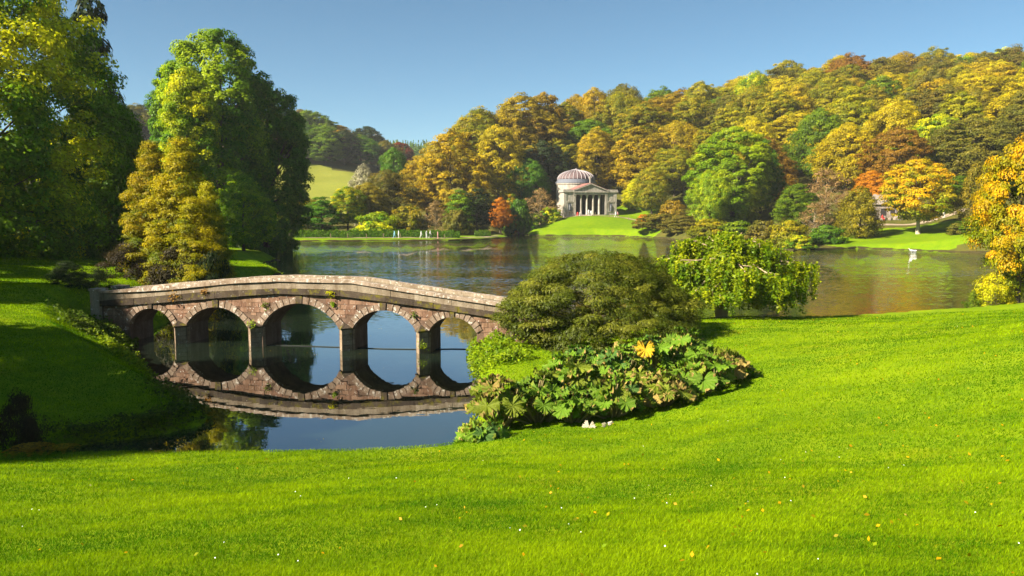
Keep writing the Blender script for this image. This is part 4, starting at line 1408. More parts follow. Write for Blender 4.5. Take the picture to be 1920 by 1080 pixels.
# ------------------------------------------------------------------ the domed temple
def build_temple():
    X0 = at_y(1107, 403, 229.5)[0]
    gzv = 5.30
    root = empty('domed_temple', (X0, 229.5, gzv), R(12.8))
    tag(root, 'pale stone temple with columned portico and ribbed dome on the green mound', 'temple')
    hw, dp, ht = 7.9, 4.3, 6.9
    pw = 4.5
    mb = MB()
    mb.box(-hw, -pw, 0, dp, -1.5, ht)
    mb.box(pw, hw, 0, dp, -1.5, ht)
    mb.box(-pw, pw, 3.2, dp, -1.5, ht)
    mb.box(-pw, pw, 0, 3.2, 5.75, ht - .02)
    mb.build('wall', ST_TEMPLE, root)
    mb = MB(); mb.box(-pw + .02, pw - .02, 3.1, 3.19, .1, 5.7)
    mb.build('portico_back_shade', SHADE_IN, root)  # dark sheet over the stone back wall, paints the portico shade
    mb = MB(); mb.box(-pw, pw, -.1, 3.1, -1.4, .02)
    mb.build('portico_floor', ST_TEMPLE, root)
    for k in range(4):
        mb = MB(); mb.box(-pw - .1, pw + .1, -.45 - .35 * k, -.1 - .35 * k, -1.6, -.15 - .16 * k)
        mb.build('step', ST_GROTTO, root)
    colm = MB()
    colm.lathe([(.40, .0), (.40, .12), (.33, .2), (.33, 1.5), (.30, 4.0), (.27, 5.1), (.32, 5.2), (.40, 5.45), (.42, 5.46), (.42, 5.6)], 14)
    cme = colm.mesh('column', [ST_TEMPLE], True)
    for x in (-2.72, -.92, .92, 2.72):
        c = link('column', cme, None, root)
        c.location = (x, .42, .02)
    for x in (-pw - .22, pw + .22):
        mb = MB(); mb.box(x - .34, x + .34, -.12, .1, .0, 5.45); mb.box(x - .42, x + .42, -.2, .1, 5.452, 5.7)
        mb.build('pilaster', ST_TEMPLE, root)
    for x in (-hw + .38, hw - .38):
        mb = MB(); mb.box(x - .36, x + .36, -.1, .1, .0, 5.95); mb.build('corner_pilaster', ST_TEMPLE, root)
    mb = MB(); mb.box(-pw - .55, pw + .55, -.22, .3, 5.72, 6.3); mb.build('architrave', ST_TEMPLE, root)
    mb = MB(); mb.box(-pw - .75, pw + .75, -.42, .32, 6.303, 6.62); mb.build('cornice', ST_TEMPLE, root)
    for s in (-1, 1):
        mb = MB()
        x0, x1 = sorted((s * (pw + .78), s * (hw + .3)))
        mb.box(x0, x1, -.3, dp + .3, 6.35, 6.75)
        mb.box(x0 + .06, x1 - .06, -.12, dp + .12, 6.752, 7.15)
        mb.build('wing_cornice', ST_TEMPLE, root)
    # pediment
    hx = pw + .75
    mb = MB()
    mb.add([(-hx + .3, -.1, 6.62), (hx - .3, -.1, 6.62), (0, -.1, 8.55), (-hx + .3, 4, 6.62), (hx - .3, 4, 6.62), (0, 4, 8.55)],
           [(0, 1, 2), (5, 4, 3), (0, 2, 5, 3), (2, 1, 4, 5), (0, 3, 4, 1)])
    mb.build('pediment', ST_TEMPLE, root)
    for s in (-1, 1):
        mb = MB()
        mb.hexa([(s * hx, -.42, 6.64), (0, -.42, 8.60), (0, -.06, 8.60), (s * hx, -.06, 6.64), (s * hx, -.42, 6.92), (0, -.42, 8.92), (0, -.06, 8.92), (s * hx, -.06, 6.92)])
        mb.build('raking_cornice', ST_TEMPLE, root)
        mb = MB()
        mb.hexa([(s * hx, -.3, 6.93), (0, -.3, 8.93), (0, 7, 8.93), (s * hx, 7, 6.93), (s * hx, -.3, 7.02), (0, -.3, 9.02), (0, 7, 9.02), (s * hx, 7, 7.02)])
        mb.build('roof', ROOF_RED, root)
    # niches with statues in the wings
    for s in (-1, 1):
        cx = s * 6.15
        mb = MB()
        for a, b, c_, d in ((-.8, -.5, 1.0, 3.3), (.5, .8, 1.0, 3.3)):
            mb.box(cx + a, cx + b, -.08, .02, c_, d)
        mb.box(cx - .9, cx + .9, -.14, .02, .75, 1.0)
        mb.box(cx - .9, cx + .9, -.14, .02, 3.302, 3.6)
        fr = mb.build('niche_frame', ST_TEMPLE, root)
        mb = MB()
        mb.add([(cx - 1.0, -.2, 3.602), (cx + 1.0, -.2, 3.602), (cx, -.2, 4.3), (cx - 1.0, .02, 3.602), (cx + 1.0, .02, 3.602), (cx, .02, 4.3)],
               [(0, 1, 2), (0, 2, 5, 3), (2, 1, 4, 5), (0, 3, 4, 1)])
        mb.build('niche_pediment', ST_TEMPLE, fr)
        mb = MB(); mb.box(cx - .49, cx + .49, -.012, .02, 1.02, 3.28); mb.build('niche_shade', LEAD_AND_SHADE, fr)  # flat dark panel, the recess shade is put into its colour
        mb = MB()
        mb.lathe([(.22, 1.02), (.24, 1.2), (.2, 1.7), (.27, 2.2), (.25, 2.5), (.1, 2.62), (.13, 2.75), (.11, 2.92), (.02, 2.98)], 10, cx, -.1)
        mb.build('niche_figure', plain('bronze_grey', (.12, .12, .13)), fr, True)
    # rotunda and dome
    cy = 14.0
    mb = MB(); mb.lathe([(6.0, -1.5), (6.0, 8.9), (6.2, 8.95), (6.2, 9.3)], 48, 0, cy); mb.build('rotunda', ST_TEMPLE, root)
    for k in range(3):
        mb = MB(); r = 6.3 - .32 * k; mb.lathe([(r, 9.3 + .38 * k + (.003 * k)), (r, 9.3 + .38 * (k + 1))], 48, 0, cy); mb.build('dome_step', LEAD_AND_SHADE, root)
    prof = []
    Rd, Hd = 5.55, 2.8
    for k in range(13):
        a = k / 12 * R(80)
        prof.append((Rd * math.cos(a), 10.44 + Hd * math.sin(a)))
    mb = MB(); mb.lathe(prof, 48, 0, cy); dome = mb.build('dome', LEAD_RED, root, True)
    rb = MB()
    for sgn in (0,):
        pts = [((r + .03) , 0, z + .02) for r, z in prof]
        rb.tube(pts, [.12] * len(pts), 5)
    rme = rb.mesh('rib', [RIB_WHITE])
    for k in range(28):
        o = link('rib', rme, None, dome)
        o.location = (0, cy, 0)
        o.rotation_euler = (0, 0, 2 * math.pi * k / 28)
    mb = MB(); mb.lathe([(1.45, 13.15), (1.45, 13.4), (1.0, 13.45), (.15, 13.6), (.08, 13.85)], 20, 0, cy); mb.build('dome_crown', RIB_WHITE, root)
    mb = MB(); mb.box(2.0, 2.35, 7.0, 7.35, 8.6, 11.2); mb.build('chimney', ST_TEMPLE, root)
    return root


TEMPLE = build_temple()

# ------------------------------------------------------------------ little stone cottage on the right shore
def build_cottage():
    Yc = 171.0
    X = at_y(1662, 410, Yc)[0]
    z = gz(X, Yc) - .1
    root = empty('stone_cottage', (X, Yc, z), R(-8))
    tag(root, 'small pale stone cottage half hidden behind the orange maple', 'cottage')
    mb = MB(); mb.box(-2.6, 2.6, 0, 4, -1, 3.0); mb.build('wall', ST_GROTTO, root)
    mb = MB()
    mb.add([(-3, -.4, 2.95), (3, -.4, 2.95), (3, 4.4, 2.95), (-3, 4.4, 2.95), (-2.2, 2, 5.2), (2.2, 2, 5.2)], [(0, 1, 5, 4), (2, 3, 4, 5), (1, 2, 5), (3, 0, 4), (3, 2, 1, 0)])
    mb.build('roof', plain('grey_thatch', (.24, .20, .16), .95), root)
    mb = MB(); mb.box(-1.2, -.1, -.04, .05, -.2, 2.1); mb.build('door', SHADE_IN, root)
    mb = MB(); mb.box(.7, 1.7, -.04, .05, .9, 1.9)
    w = mb.build('window', SHADE_IN, root)
    mb = MB(); mb.box(.6, .7, -.08, .04, .8, 2.0); mb.box(1.7, 1.8, -.08, .04, .8, 2.0); mb.box(.7, 1.7, -.08, .04, 1.902, 2.0); mb.box(.7, 1.7, -.08, .04, .8, .898)
    mb.build('window_frame', RIB_WHITE, w)
    rg = random.Random(2)
    for k in range(7):
        bm = bmesh.new()
        bmesh.ops.create_icosphere(bm, subdivisions=2, radius=1)
        for v in bm.verts:
            v.co *= 1 + rg.uniform(-.16, .16)
        me = bpy.data.meshes.new('rock'); bm.to_mesh(me); bm.free()
        o = link('rock', me, ST_GROTTO)
        s = rg.uniform(.35, .9)
        xx, yy = X - 3 + k * 1.0 + rg.uniform(-.3, .3), Yc - 1.6 + rg.uniform(-.6, .4)
        o.location = (xx, yy, gz(xx, yy) + s * .3)
        o.scale = (s, s * .8, s * 1.1)
        tag(o, ('first', 'second', 'third', 'fourth', 'fifth', 'sixth', 'last')[k] + ' pale rock from the left in the row before the stone cottage', 'rock', 'rocks before the stone cottage')


build_cottage()

# ------------------------------------------------------------------ people
def person_mesh(pose, seed):
    """one continuous skinned figure, 1.7 m tall, facing -Y"""
    P = {}
    E = []

    def v(n, x, y, z, r, par=None):
        P[n] = (len(P), (x, y, z), r)
        if par: E.append((P[par][0], P[n][0]))
    st = {'walk': .24, 'stand': .04, 'sit': 0}[pose]
    dz = -.42 if pose == 'sit' else 0
    v('pelvis', 0, 0, .95 + dz, .15)
    v('waist', 0, 0, 1.1 + dz, .13, 'pelvis'); v('chest', 0, -.01, 1.32 + dz, .155, 'waist'); v('neck', 0, -.01, 1.47 + dz, .055, 'chest')
    v('head', 0, -.03, 1.56 + dz, .09, 'neck'); v('top', 0, -.02, 1.66 + dz, .075, 'head')
    for s, k in ((-1, 'l'), (1, 'r')):
        sw = st * s * .8
        v('sh' + k, .19 * s, 0, 1.40 + dz, .062, 'chest'); v('el' + k, .25 * s, sw * .5 + .03, 1.13 + dz, .045, 'sh' + k)
        v('wr' + k, .23 * s, sw - .08, .90 + dz, .032, 'el' + k); v('ha' + k, .22 * s, sw - .11, .80 + dz, .036, 'wr' + k)
        if pose == 'sit':
            v('hip' + k, .1 * s, -.05, .50, .09, 'pelvis'); v('kn' + k, .13 * s, -.45, .50, .065, 'hip' + k); v('an' + k, .13 * s, -.45, .09, .042, 'kn' + k)
            v('to' + k, .13 * s, -.62, .04, .035, 'an' + k)
        else:
            v('hip' + k, .1 * s, 0, .86, .095, 'pelvis'); v('kn' + k, .11 * s, -st * s * .6 - .02, .48, .065, 'hip' + k)
            v('an' + k, .11 * s, -st * s * 1.1 + .03, .09, .042, 'kn' + k); v('to' + k, .12 * s, -st * s * 1.1 - .14, .035, .034, 'an' + k)
    me = bpy.data.meshes.new('tmp')
    vs = sorted(P.values(), key=lambda a: a[0])
    me.from_pydata([a[1] for a in vs], E, [])
    o = bpy.data.objects.new('tmp', me)
    COL.objects.link(o)
    sk = o.modifiers.new('s', 'SKIN')
    for i, a in enumerate(vs):
        me.skin_vertices[0].data[i].radius = (a[2], a[2] * .85)
        me.skin_vertices[0].data[i].use_root = i == 0
    sb = o.modifiers.new('b', 'SUBSURF'); sb.levels = 1; sb.render_levels = 1
    dg = bpy.context.evaluated_depsgraph_get()
    out = bpy.data.meshes.new_from_object(o.evaluated_get(dg))
    bpy.data.objects.remove(o)
    out.name = 'person_' + pose
    z = np.array([p.center.z for p in out.polygons]); x = np.array([abs(p.center.x) for p in out.polygons]); y = np.array([p.center.y for p in out.polygons])
    zb = z - dz
    mi = np.where(zb > 1.60, 3, np.where(zb > 1.45, 2, np.where((zb > .97) | ((x > .17) & (zb > .93)), 0, np.where((x > .17) & (zb > .7) & (pose != 'sit'), 2, np.where(z < .07, 3, 1)))))
    mi = np.where((mi == 2) & (zb > 1.5) & (y > .03), 3, mi)
    out.polygons.foreach_set('material_index', mi.astype(np.int32))
    out.polygons.foreach_set('use_smooth', np.ones(len(mi), bool))
    return out


PM = {k: person_mesh(k, 0) for k in ('walk', 'stand', 'sit')}
HAIR = plain('dark_hair', (.06, .045, .035))
CL = {c: plain('cloth_' + c, v, .85, .06) for c, v in (('white', (.68, .67, .65)), ('pale', (.62, .58, .55)), ('blue', (.25, .50, .62)), ('navy', (.06, .08, .16)), ('red', (.55, .06, .05)),
                                                     ('pink', (.62, .30, .30)), ('grey', (.22, .22, .24)), ('beige', (.50, .42, .32)))}


def person(px, Y, pose, shirt, trousers, rz, label, h=1.68, group=None):
    X = at_y(px, 440, Y)[0]
    me = PM[pose].copy()
    me.materials.clear()
    for m in (CL[shirt], CL[trousers], SKIN, HAIR):
        me.materials.append(m)
    o = link('person', me)
    o.location = (X, Y, gz(X, Y) - .01)
    o.rotation_euler = (0, 0, rz)
    s = h / 1.70
    o.scale = (s * 1.08, s * 1.08, s)
    tag(o, label, 'person', group)


G1, G2 = 'walkers on the lakeside path', 'visitors before the temple'
person(523, 179, 'walk', 'pale', 'grey', 1.4, 'person in pale top and grey trousers, walking beside a white-clad companion at the hedge end', group=G1)
person(527, 178.4, 'walk', 'white', 'white', 1.5, 'person all in white walking at the hedge end nearest the tall trees', group=G1)
person(739.6, 178.5, 'walk', 'blue', 'white', -1.5, 'person in light blue top walking below the round yellow-green bush', group=G1)
person(747.5, 178, 'stand', 'white', 'pale', -1.4, 'person all in white walking just behind the one in light blue', 1.75, group=G1)
person(789.6, 178.5, 'walk', 'white', 'navy', 1.5, 'slim person in white top, first of the group before the golden beech', group=G1)
person(799.8, 178, 'stand', 'white', 'white', 1.2, 'person in long white clothing in the middle of the walking group', 1.75, group=G1)
person(806.6, 178.6, 'walk', 'pale', 'navy', 1.5, 'tall person in pale top and navy trousers behind the one in long white', 1.8, group=G1)
person(821, 178.5, 'stand', 'pink', 'navy', -1.6, 'person in pinkish top walking alone behind the group', group=G1)
person(1082.7, 226.6, 'sit', 'red', 'red', -.3, 'person in red bending low at the left end of the temple steps', group=G2)
person(1087, 226.2, 'stand', 'white', 'beige', .6, 'small person in white beside the one in red at the temple', 1.25, group=G2)
person(1103.5, 226.6, 'stand', 'white', 'white', .2, 'taller person all in white before the middle temple columns', 1.8, group=G2)
person(1108, 226.0, 'stand', 'white', 'pale', -.2, 'shorter person in white, second of the pair before the temple columns', 1.6, group=G2)
person(1154, 224.8, 'walk', 'white', 'white', 1.3, 'person in white walking past the right corner of the temple', group=G2)
person(1157.6, 225, 'walk', 'pink', 'pale', 1.3, 'person in pinkish top beside the white walker at the temple corner', group=G2)
person(1768, 164, 'stand', 'white', 'grey', .3, 'person in white on the path behind the orange maple', 1.7)
person(1653, 169.0, 'sit', 'red', 'beige', .2, 'person in red seated before the stone cottage')

# ------------------------------------------------------------------ posts, hedge, swan
def post(x, y, h, label, group, rail=None):
    mb = MB(); mb.box(-.07, .07, -.07, .07, -.2, h); mb.box(-.085, .085, -.085, .085, h + .002, h + .05)
    o = mb.build('fence_post', WOOD)
    o.location = (x, y, gz(x, y))
    tag(o, label, 'post', group)


names = ['at the hedge end near the two walkers', 'under the light green trees', 'right of the dark pointed tree', 'left of the round bush', 'under the round bush',
         'behind the walkers in blue and white', 'right of the walking group', 'at the dam end by the creek']
for px, nm in zip((542.5, 620, 652, 687, 719, 750.5, 833, 894), names):
    X = at_y(px, 440, 177.6)[0]
    post(X, 177.6, 1.0, 'short wooden post on the lakeside lawn ' + nm, 'posts along the lakeside path')
for px, Y, nm in ((1116, 225.6, 'before the right columns'), (1142, 224.5, 'below the right wing'), (1178.7, 222, 'right of the temple')):
    X = at_y(px, 403, Y)[0]
    post(X, Y, 1.0, 'short wooden post on the temple mound ' + nm, 'posts on the temple mound')


def hedge(x0, x1, y, h, label, seed):
    rn = np.random.default_rng(seed)
    k = int((x1 - x0) * 560)
    x = rn.uniform(x0, x1, k)
    a = rn.uniform(0, math.pi, k)
    bump_ = 1 + .08 * np.sin(x * 1.7) + .07 * np.sin(x * 4.1 + 1)
    yy = y + np.cos(a) * .7 * (.7 + .3 * rn.random(k))
    zz = np.abs(np.sin(a)) ** .6 * h * bump_ * (.55 + .45 * rn.random(k) ** .4)
    zz = np.where(rn.random(k) < .5, zz * rn.random(k) ** .4, zz)
    P = np.stack([x, yy, zz + ground(x, np.full(k, y))], 1)
    n = unit(np.stack([np.zeros(k), np.cos(a), np.abs(np.sin(a)) + .3], 1) + .6 * rn.normal(size=(k, 3)))
    V, Fc = leaf_quads(P, n, .17 * rn.uniform(.6, 1.3, k), .6, rn)
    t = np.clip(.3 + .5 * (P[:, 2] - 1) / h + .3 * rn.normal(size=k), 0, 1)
    o = link('hedge', np_mesh('hedge', V, Fc, {'tone': t, 'vary': rn.random(k)}), PAL['deep'])
    tag(o, label, 'hedge')


hedge(at_y(484, 440, 181.5)[0], at_y(862, 440, 181.5)[0], 181.5, 1.65, 'long low clipped hedge behind the walkers on the dam', 1)
hedge(at_y(890, 440, 189)[0], at_y(920, 440, 189)[0], 189.0, 1.5, 'short end piece of hedge by the creek', 2)

# path behind the posts
def strip(name, pts, wdt, mat, dz=.05):
    pts = [np.array(p, float) for p in pts]
    vs, fs = [], []
    q = []
    for a, b in zip(pts[:-1], pts[1:]):
        n = max(2, int(np.linalg.norm(b - a) / 1.5))
        q += [a + (b - a) * i / n for i in range(n)]
    q.append(pts[-1])
    for i, p in enumerate(q):
        t = q[min(i + 1, len(q) - 1)] - q[max(i - 1, 0)]
        t /= np.linalg.norm(t)
        nn = np.array([-t[1], t[0]])
        for s in (-1, 0, 1):
            w = p + nn * wdt / 2 * s
            vs.append((w[0], w[1], gz(w[0], w[1]) + dz))
    for i in range(len(q) - 1):
        for k in range(2):
            fs.append((i * 3 + k, i * 3 + k + 1, i * 3 + k + 4, i * 3 + k + 3))
    me = bpy.data.meshes.new(name)
    me.from_pydata(vs, [], fs)
    tag(link(name, me, mat), kind='structure')


strip('lakeside_path', [(-60, 179.6), (-30, 179.3), (-14, 180.5), (-6, 186), (-3.5, 193)], 1.6, PATH)
strip('shore_path', [(70, 164.5), (76, 165), (82, 164), (88, 164.5), (94, 166)], 2.0, PATH)
strip('temple_path', [(8, 224.5), (14, 226.8), (23, 227.0), (32, 226), (38, 222)], 1.8, PATH)


def swan():
    me = bpy.data.meshes.new('tmp')
    pts = [((0, 0, .16), .15), ((.25, 0, .2), .21), ((-.28, 0, .18), .17), ((-.5, 0, .26), .05), ((.5, 0, .3), .1), ((.66, 0, .40), .045), ((.64, 0, .54), .038),
           ((.73, 0, .62), .055), ((.81, 0, .59), .035)]
    ed = [(0, 1), (0, 2), (2, 3), (1, 4), (4, 5), (5, 6), (6, 7), (7, 8)]
    me.from_pydata([p for p, r in pts], ed, [])
    o = bpy.data.objects.new('tmp', me); COL.objects.link(o)
    o.modifiers.new('s', 'SKIN')
    for i, (p, r) in enumerate(pts):
        me.skin_vertices[0].data[i].radius = (r, r)
        me.skin_vertices[0].data[i].use_root = i == 0
    sb = o.modifiers.new('b', 'SUBSURF'); sb.levels = 2; sb.render_levels = 2
    out = bpy.data.meshes.new_from_object(o.evaluated_get(bpy.context.evaluated_depsgraph_get()))
    bpy.data.objects.remove(o)
    out.materials.clear(); out.materials.append(SWAN)
    p = at_z(1713, 471.5, 0)
    r = link('swan', out)
    r.location = (p[0], p[1], -.04)
    r.rotation_euler = (0, 0, R(168))
    r.scale = (1.0, 1.0, .85)
    tag(r, 'white swan on the water off the small shore lawn', 'swan')
    mb = MB(); mb.tube([(.82, 0, .59), (.93, 0, .55)], [.028, .012], 6); mb.build('beak', BEAK, r)


swan()

# ------------------------------------------------------------------ giant-leaved plants on the lawn
def gunnera_leaf(seed, fade):
    rn = random.Random(seed)
    nl = 7
    A = 70
    ph = rn.uniform(0, 6)
    vs, fs, mi = [(0, 0, 0)], [], []
    rings = (.16, .36, .58, .8, 1.0)
    for ri, rr in enumerate(rings):
        for k in range(A):
            a = -2.75 + 5.5 * k / (A - 1)
            lob = abs(math.cos(a * nl / 5.5 * math.pi / 1.0 * .5 * 1.0)) if False else .5 + .5 * math.cos(a / 5.5 * nl * 2 * math.pi)
            edge = .80 + .15 * lob ** .6 + .05 * math.sin(a * 23 + ph) + .035 * math.sin(a * 41 + 2 * ph)
            edge *= 1 - .18 * (abs(a) / 2.75) ** 2
            r_ = rr * (1 * (1 - rr ** 2) * .85 + edge * rr ** 2) if rr < 1 else edge
            z = .16 * rr ** 2 - .07 * rr * (1 - lob) + .035 * math.sin(a * 9 + ph) * rr + .075 * math.sin(a * 19 + ri) * rr ** 2 + .05 * math.sin(a * 31 + 2 * ri + ph) * rr ** 3
            z += -.30 * max(0, rr - .55) ** 1.5 * (1 + .5 * math.sin(a * 2 + ph))
            vs.append((r_ * math.cos(a), r_ * math.sin(a), z))
    for k in range(A - 1):
        fs.append((0, 1 + k, 2 + k)); mi.append(0)
    for ri in range(len(rings) - 1):
        for k in range(A - 1):
            o0, o1 = 1 + ri * A, 1 + (ri + 1) * A
            fs.append((o0 + k, o1 + k, o1 + k + 1, o0 + k + 1))
            n_ = math.sin(k * .61 + ph) + math.sin(k * .23 + 2 * ph)
            mi.append(1 if (ri == 3 and n_ > 1.2 - 2.6 * fade) or (ri == 2 and n_ > 2.3 - 2.2 * fade) else 0)
    me = bpy.data.meshes.new('gunnera_leaf')
    me.from_pydata(vs, [], fs)
    me.materials.append(None); me.materials.append(None)
    me.polygons.foreach_set('material_index', mi)
    me.polygons.foreach_set('use_smooth', [True] * len(fs))
    me.update()
    return me


def gleaf_mat(name, a, b, trans=.25):
    m, ns, ls = new_mat(name)
    tc = N(ns, 'ShaderNodeTexCoord')
    oi = N(ns, 'ShaderNodeObjectInfo')
    f = noise(ns, ls, tc.outputs['Object'], 2.5, 4)
    c = mixc(ns, ls, f, a, b)
    hs = N(ns, 'ShaderNodeHueSaturation')
    v = math_n(ns, ls, 'MULTIPLY_ADD', oi.outputs['Random'], .6); v.node.inputs[2].default_value = .7
    ls.new(v, hs.inputs['Value']); ls.new(c, hs.inputs['Color'])
    # paler veins radiating from the stalk
    sp = N(ns, 'ShaderNodeSeparateXYZ'); ls.new(tc.outputs['Object'], sp.inputs[0])
    at = math_n(ns, ls, 'ARCTAN2', sp.outputs[1], sp.outputs[0])
    w = math_n(ns, ls, 'POWER', math_n(ns, ls, 'ABSOLUTE', math_n(ns, ls, 'COSINE', math_n(ns, ls, 'MULTIPLY', at, 7 / 5.5 * math.pi))), 24)
    c2 = mixc(ns, ls, math_n(ns, ls, 'MULTIPLY', w, .25), hs.outputs[0], (.26, .30, .06))
    d = N(ns, 'ShaderNodeBsdfPrincipled'); d.inputs['Roughness'].default_value = .5; d.inputs['Specular IOR Level'].default_value = .12
    ls.new(c2, d.inputs['Base Color'])
    b_ = N(ns, 'ShaderNodeBump'); b_.inputs['Distance'].default_value = .04; b_.inputs['Strength'].default_value = .8
    ls.new(noise(ns, ls, tc.outputs['Object'], 9, 4, .6), b_.inputs['Height']); ls.new(b_.outputs[0], d.inputs['Normal'])
    t = N(ns, 'ShaderNodeBsdfTranslucent'); ls.new(c2, t.inputs[0])
    mx = N(ns, 'ShaderNodeMixShader'); mx.inputs[0].default_value = trans
    ls.new(d.outputs[0], mx.inputs[1]); ls.new(t.outputs[0], mx.inputs[2])
    o = N(ns, 'ShaderNodeOutputMaterial'); ls.new(mx.outputs[0], o.inputs[0])
    return m


GL = gleaf_mat('giant_leaf_green', (.060, .145, .008), (.15, .25, .012))
GL2 = gleaf_mat('giant_leaf_bluegreen', (.045, .12, .02), (.10, .20, .035))
GLY = gleaf_mat('giant_leaf_yellow', (.46, .29, .01), (.58, .38, .02))
GLB = gleaf_mat('giant_leaf_brown', (.26, .18, .045), (.40, .29, .08))
GLO = gleaf_mat('giant_leaf_olive', (.11, .17, .010), (.22, .25, .018))
GLW = gleaf_mat('giant_leaf_bleached', (.62, .54, .40), (.74, .66, .50))
STALK = plain('leaf_stalk', (.24, .20, .08))
GLEAVES = [gunnera_leaf(50 + i, i / 5 * .75) for i in range(6)]
stalk_mb = MB()
stalk_mb.tube([(0, 0, 0), (.08, 0, .35), (.10, 0, .7), (0, 0, 1)], [.035, .03, .026, .02], 6, cap=False)
STALK_ME = stalk_mb.mesh('stalk', [STALK], True)

PLANTS = [  # px, py of the base on the lawn, leaves, spread, height, label
    (935, 800, 22, 1.05, 1.25, 'browned giant-leaved plant at the left tip of the bed, overhanging the water', .8),
    (905, 822, 12, .75, .35, 'low green giant-leaved plant flat at the left tip, edge of the pond', .1),
    (1010, 790, 24, 1.2, 1.25, 'tall green giant-leaved plant next to the browned one at the left tip', .35),
    (1075, 790, 18, 1.0, .85, 'giant-leaved plant in the front with bleached collapsed leaves', .3),
    (1150, 780, 22, 1.1, .95, 'giant-leaved plant in the front middle of the bed', .35),
    (1065, 745, 22, 1.15, 1.2, 'green giant-leaved plant behind the front middle ones', .2),
    (1160, 735, 21, 1.15, 1.3, 'giant-leaved plant below the drooping yellow leaf', .3),
    (1215, 712, 18, 1.0, 1.3, 'giant-leaved plant with one big drooping yellow leaf', .4),
    (1240, 760, 21, 1.0, .85, 'giant-leaved plant with crinkled browned rims at the lower front edge', .7),
    (1320, 735, 21, 1.05, 1.0, 'dark giant-leaved plant at the right front of the bed', .15),
    (1285, 700, 24, 1.2, 1.35, 'tallest giant-leaved plant at the top right of the bed', .35),
    (1355, 715, 18, .95, .85, 'faded giant-leaved plant at the right end of the bed', .75),
    (1090, 688, 18, .75, .75, 'small giant-leaved plant standing apart on the lawn behind the bed', .15),
]
for pi, (px, py, nleaf, spread, hgt, lb, fade) in enumerate(PLANTS):
    nleaf = int(nleaf * 1.3)
    rg = random.Random(200 + pi)
    # base point on the lawn under this pixel
    b = at_z(px, py, .8)
    for _ in range(8):
        b = at_z(px, py, gz(b[0], b[1]))
    root = empty('giant_leaf_plant', (b[0], b[1], gz(b[0], b[1])))
    tag(root, lb, 'plant', 'giant-leaved plants in the waterside bed')
    for k in range(nleaf):
        a = 2 * math.pi * k / nleaf * 2.618 + rg.uniform(-.3, .3)
        q = (k + .5) / nleaf
        rr = spread * (q ** .6) * rg.uniform(.8, 1.1)
        z = hgt * (1.05 - .75 * q ** 1.3) * rg.uniform(.85, 1.12)
        x, y = rr * math.cos(a), rr * math.sin(a)
        zg = gz(b[0] + x, b[1] + y) - gz(b[0], b[1])
        z = max(z + min(zg, .4) * .7, zg + .16)
        size = rg.uniform(.28, .54) * (1.0 - .15 * q)
        fi = min(5, max(0, int(fade * 4 + rg.uniform(-1.8, 1.3))))
        me = GLEAVES[fi]
        o = link('leaf', me, None, root)
        body = rg.choice([GL, GL, GL2, GLO, GL] if fade < .6 else [GL, GLO, GLO, GLB])
        rim = rg.choice([GLB, GLO, GLB])
        if 'drooping yellow' in lb and lb.startswith('giant-leaved plant with one') and k == nleaf - 2:
            body, rim = GLY, GLY
            a = -1.9; x, y, z, size = -.2, -.45, hgt * .9, .47
            o['label'] = 'big drooping yellow leaf'
        if 'bleached' in lb and k in (nleaf - 1, nleaf - 2):
            body, rim = GLW, GLW
            s_ = -1 if k == nleaf - 1 else 1
            a = -1.57 + s_ * .5; x, y, z, size = .62 + s_ * .26, -1.0, zg + .16, .26
            o['label'] = 'bleached collapsed leaf'
        o.location = (x, y, z)
        tilt = .25 + .75 * q + rg.uniform(-.2, .25)
        if body is GLW: tilt = 1.25
        o.rotation_euler = (0, 0, 0)
        o.rotation_mode = 'QUATERNION'
        from mathutils import Quaternion
        o.rotation_quaternion = Quaternion((0, 0, 1), a) @ Quaternion((0, 1, 0), tilt) @ Quaternion((1, 0, 0), rg.uniform(-.25, .25))
        o.scale = (size, size * rg.uniform(.85, 1.1), size * rg.uniform(1.1, 2.3))
        for i_, mt in enumerate((body, rim)):
            o.material_slots[i_].link = 'OBJECT'
            o.material_slots[i_].material = mt
        s = link('stalk', STALK_ME, None, root)
        d = Vector((x, y, z)) - Vector((x * .12, y * .12, -.1))
        s.location = (x * .12, y * .12, -.1)
        s.rotation_mode = 'QUATERNION'
        s.rotation_quaternion = d.to_track_quat('Z', 'Y')
        s.scale = (1, 1, d.length)

# ------------------------------------------------------------------ ground cover and ferns along the banks
def cover(name, label, pal, pts, radius, n, leaf, h, seed, cat='ground cover'):
    rn = np.random.default_rng(seed)
    P = []
    pts = np.array(pts, float)
    seg = np.linalg.norm(np.diff(pts, axis=0), axis=1)
    cs = np.concatenate([[0], np.cumsum(seg)])
    s = rn.uniform(0, cs[-1], n)
    x = np.interp(s, cs, pts[:, 0]) + rn.normal(size=n) * radius * .5
    y = np.interp(s, cs, pts[:, 1]) + rn.normal(size=n) * radius * .5
    sd = water_sd(x, y)
    g = np.maximum(ground(x, y), -.02)
    z = g + h * rn.random(n) ** .7 * (.55 + .45 * np.sin(x * 3.1 + 1) * np.sin(y * 2.7))
    ok = (sd > -.35) & (np.sin(x * 2.3 + seed) * np.sin(y * 1.7 + 2 * seed) + .7 * rn.normal(size=len(x)) > -.35)
    P = np.stack([x, y, z], 1)[ok]
    k = len(P)
    nn = unit(np.array([-.1, -.25, .9]) + .6 * rn.normal(size=(k, 3)))
    V, Fc = leaf_quads(P, nn, leaf * rn.uniform(.5, 1.4, k), .6, rn)
    t = np.clip(.5 + .4 * np.sin(P[:, 0] * 1.9) * np.sin(P[:, 1] * 2.3) + .25 * rn.normal(size=k), 0, 1)
    o = link(name, np_mesh(name, V, Fc, {'tone': t, 'vary': rn.random(k)}), PAL[pal])
    tag(o, label, cat, kind='stuff')


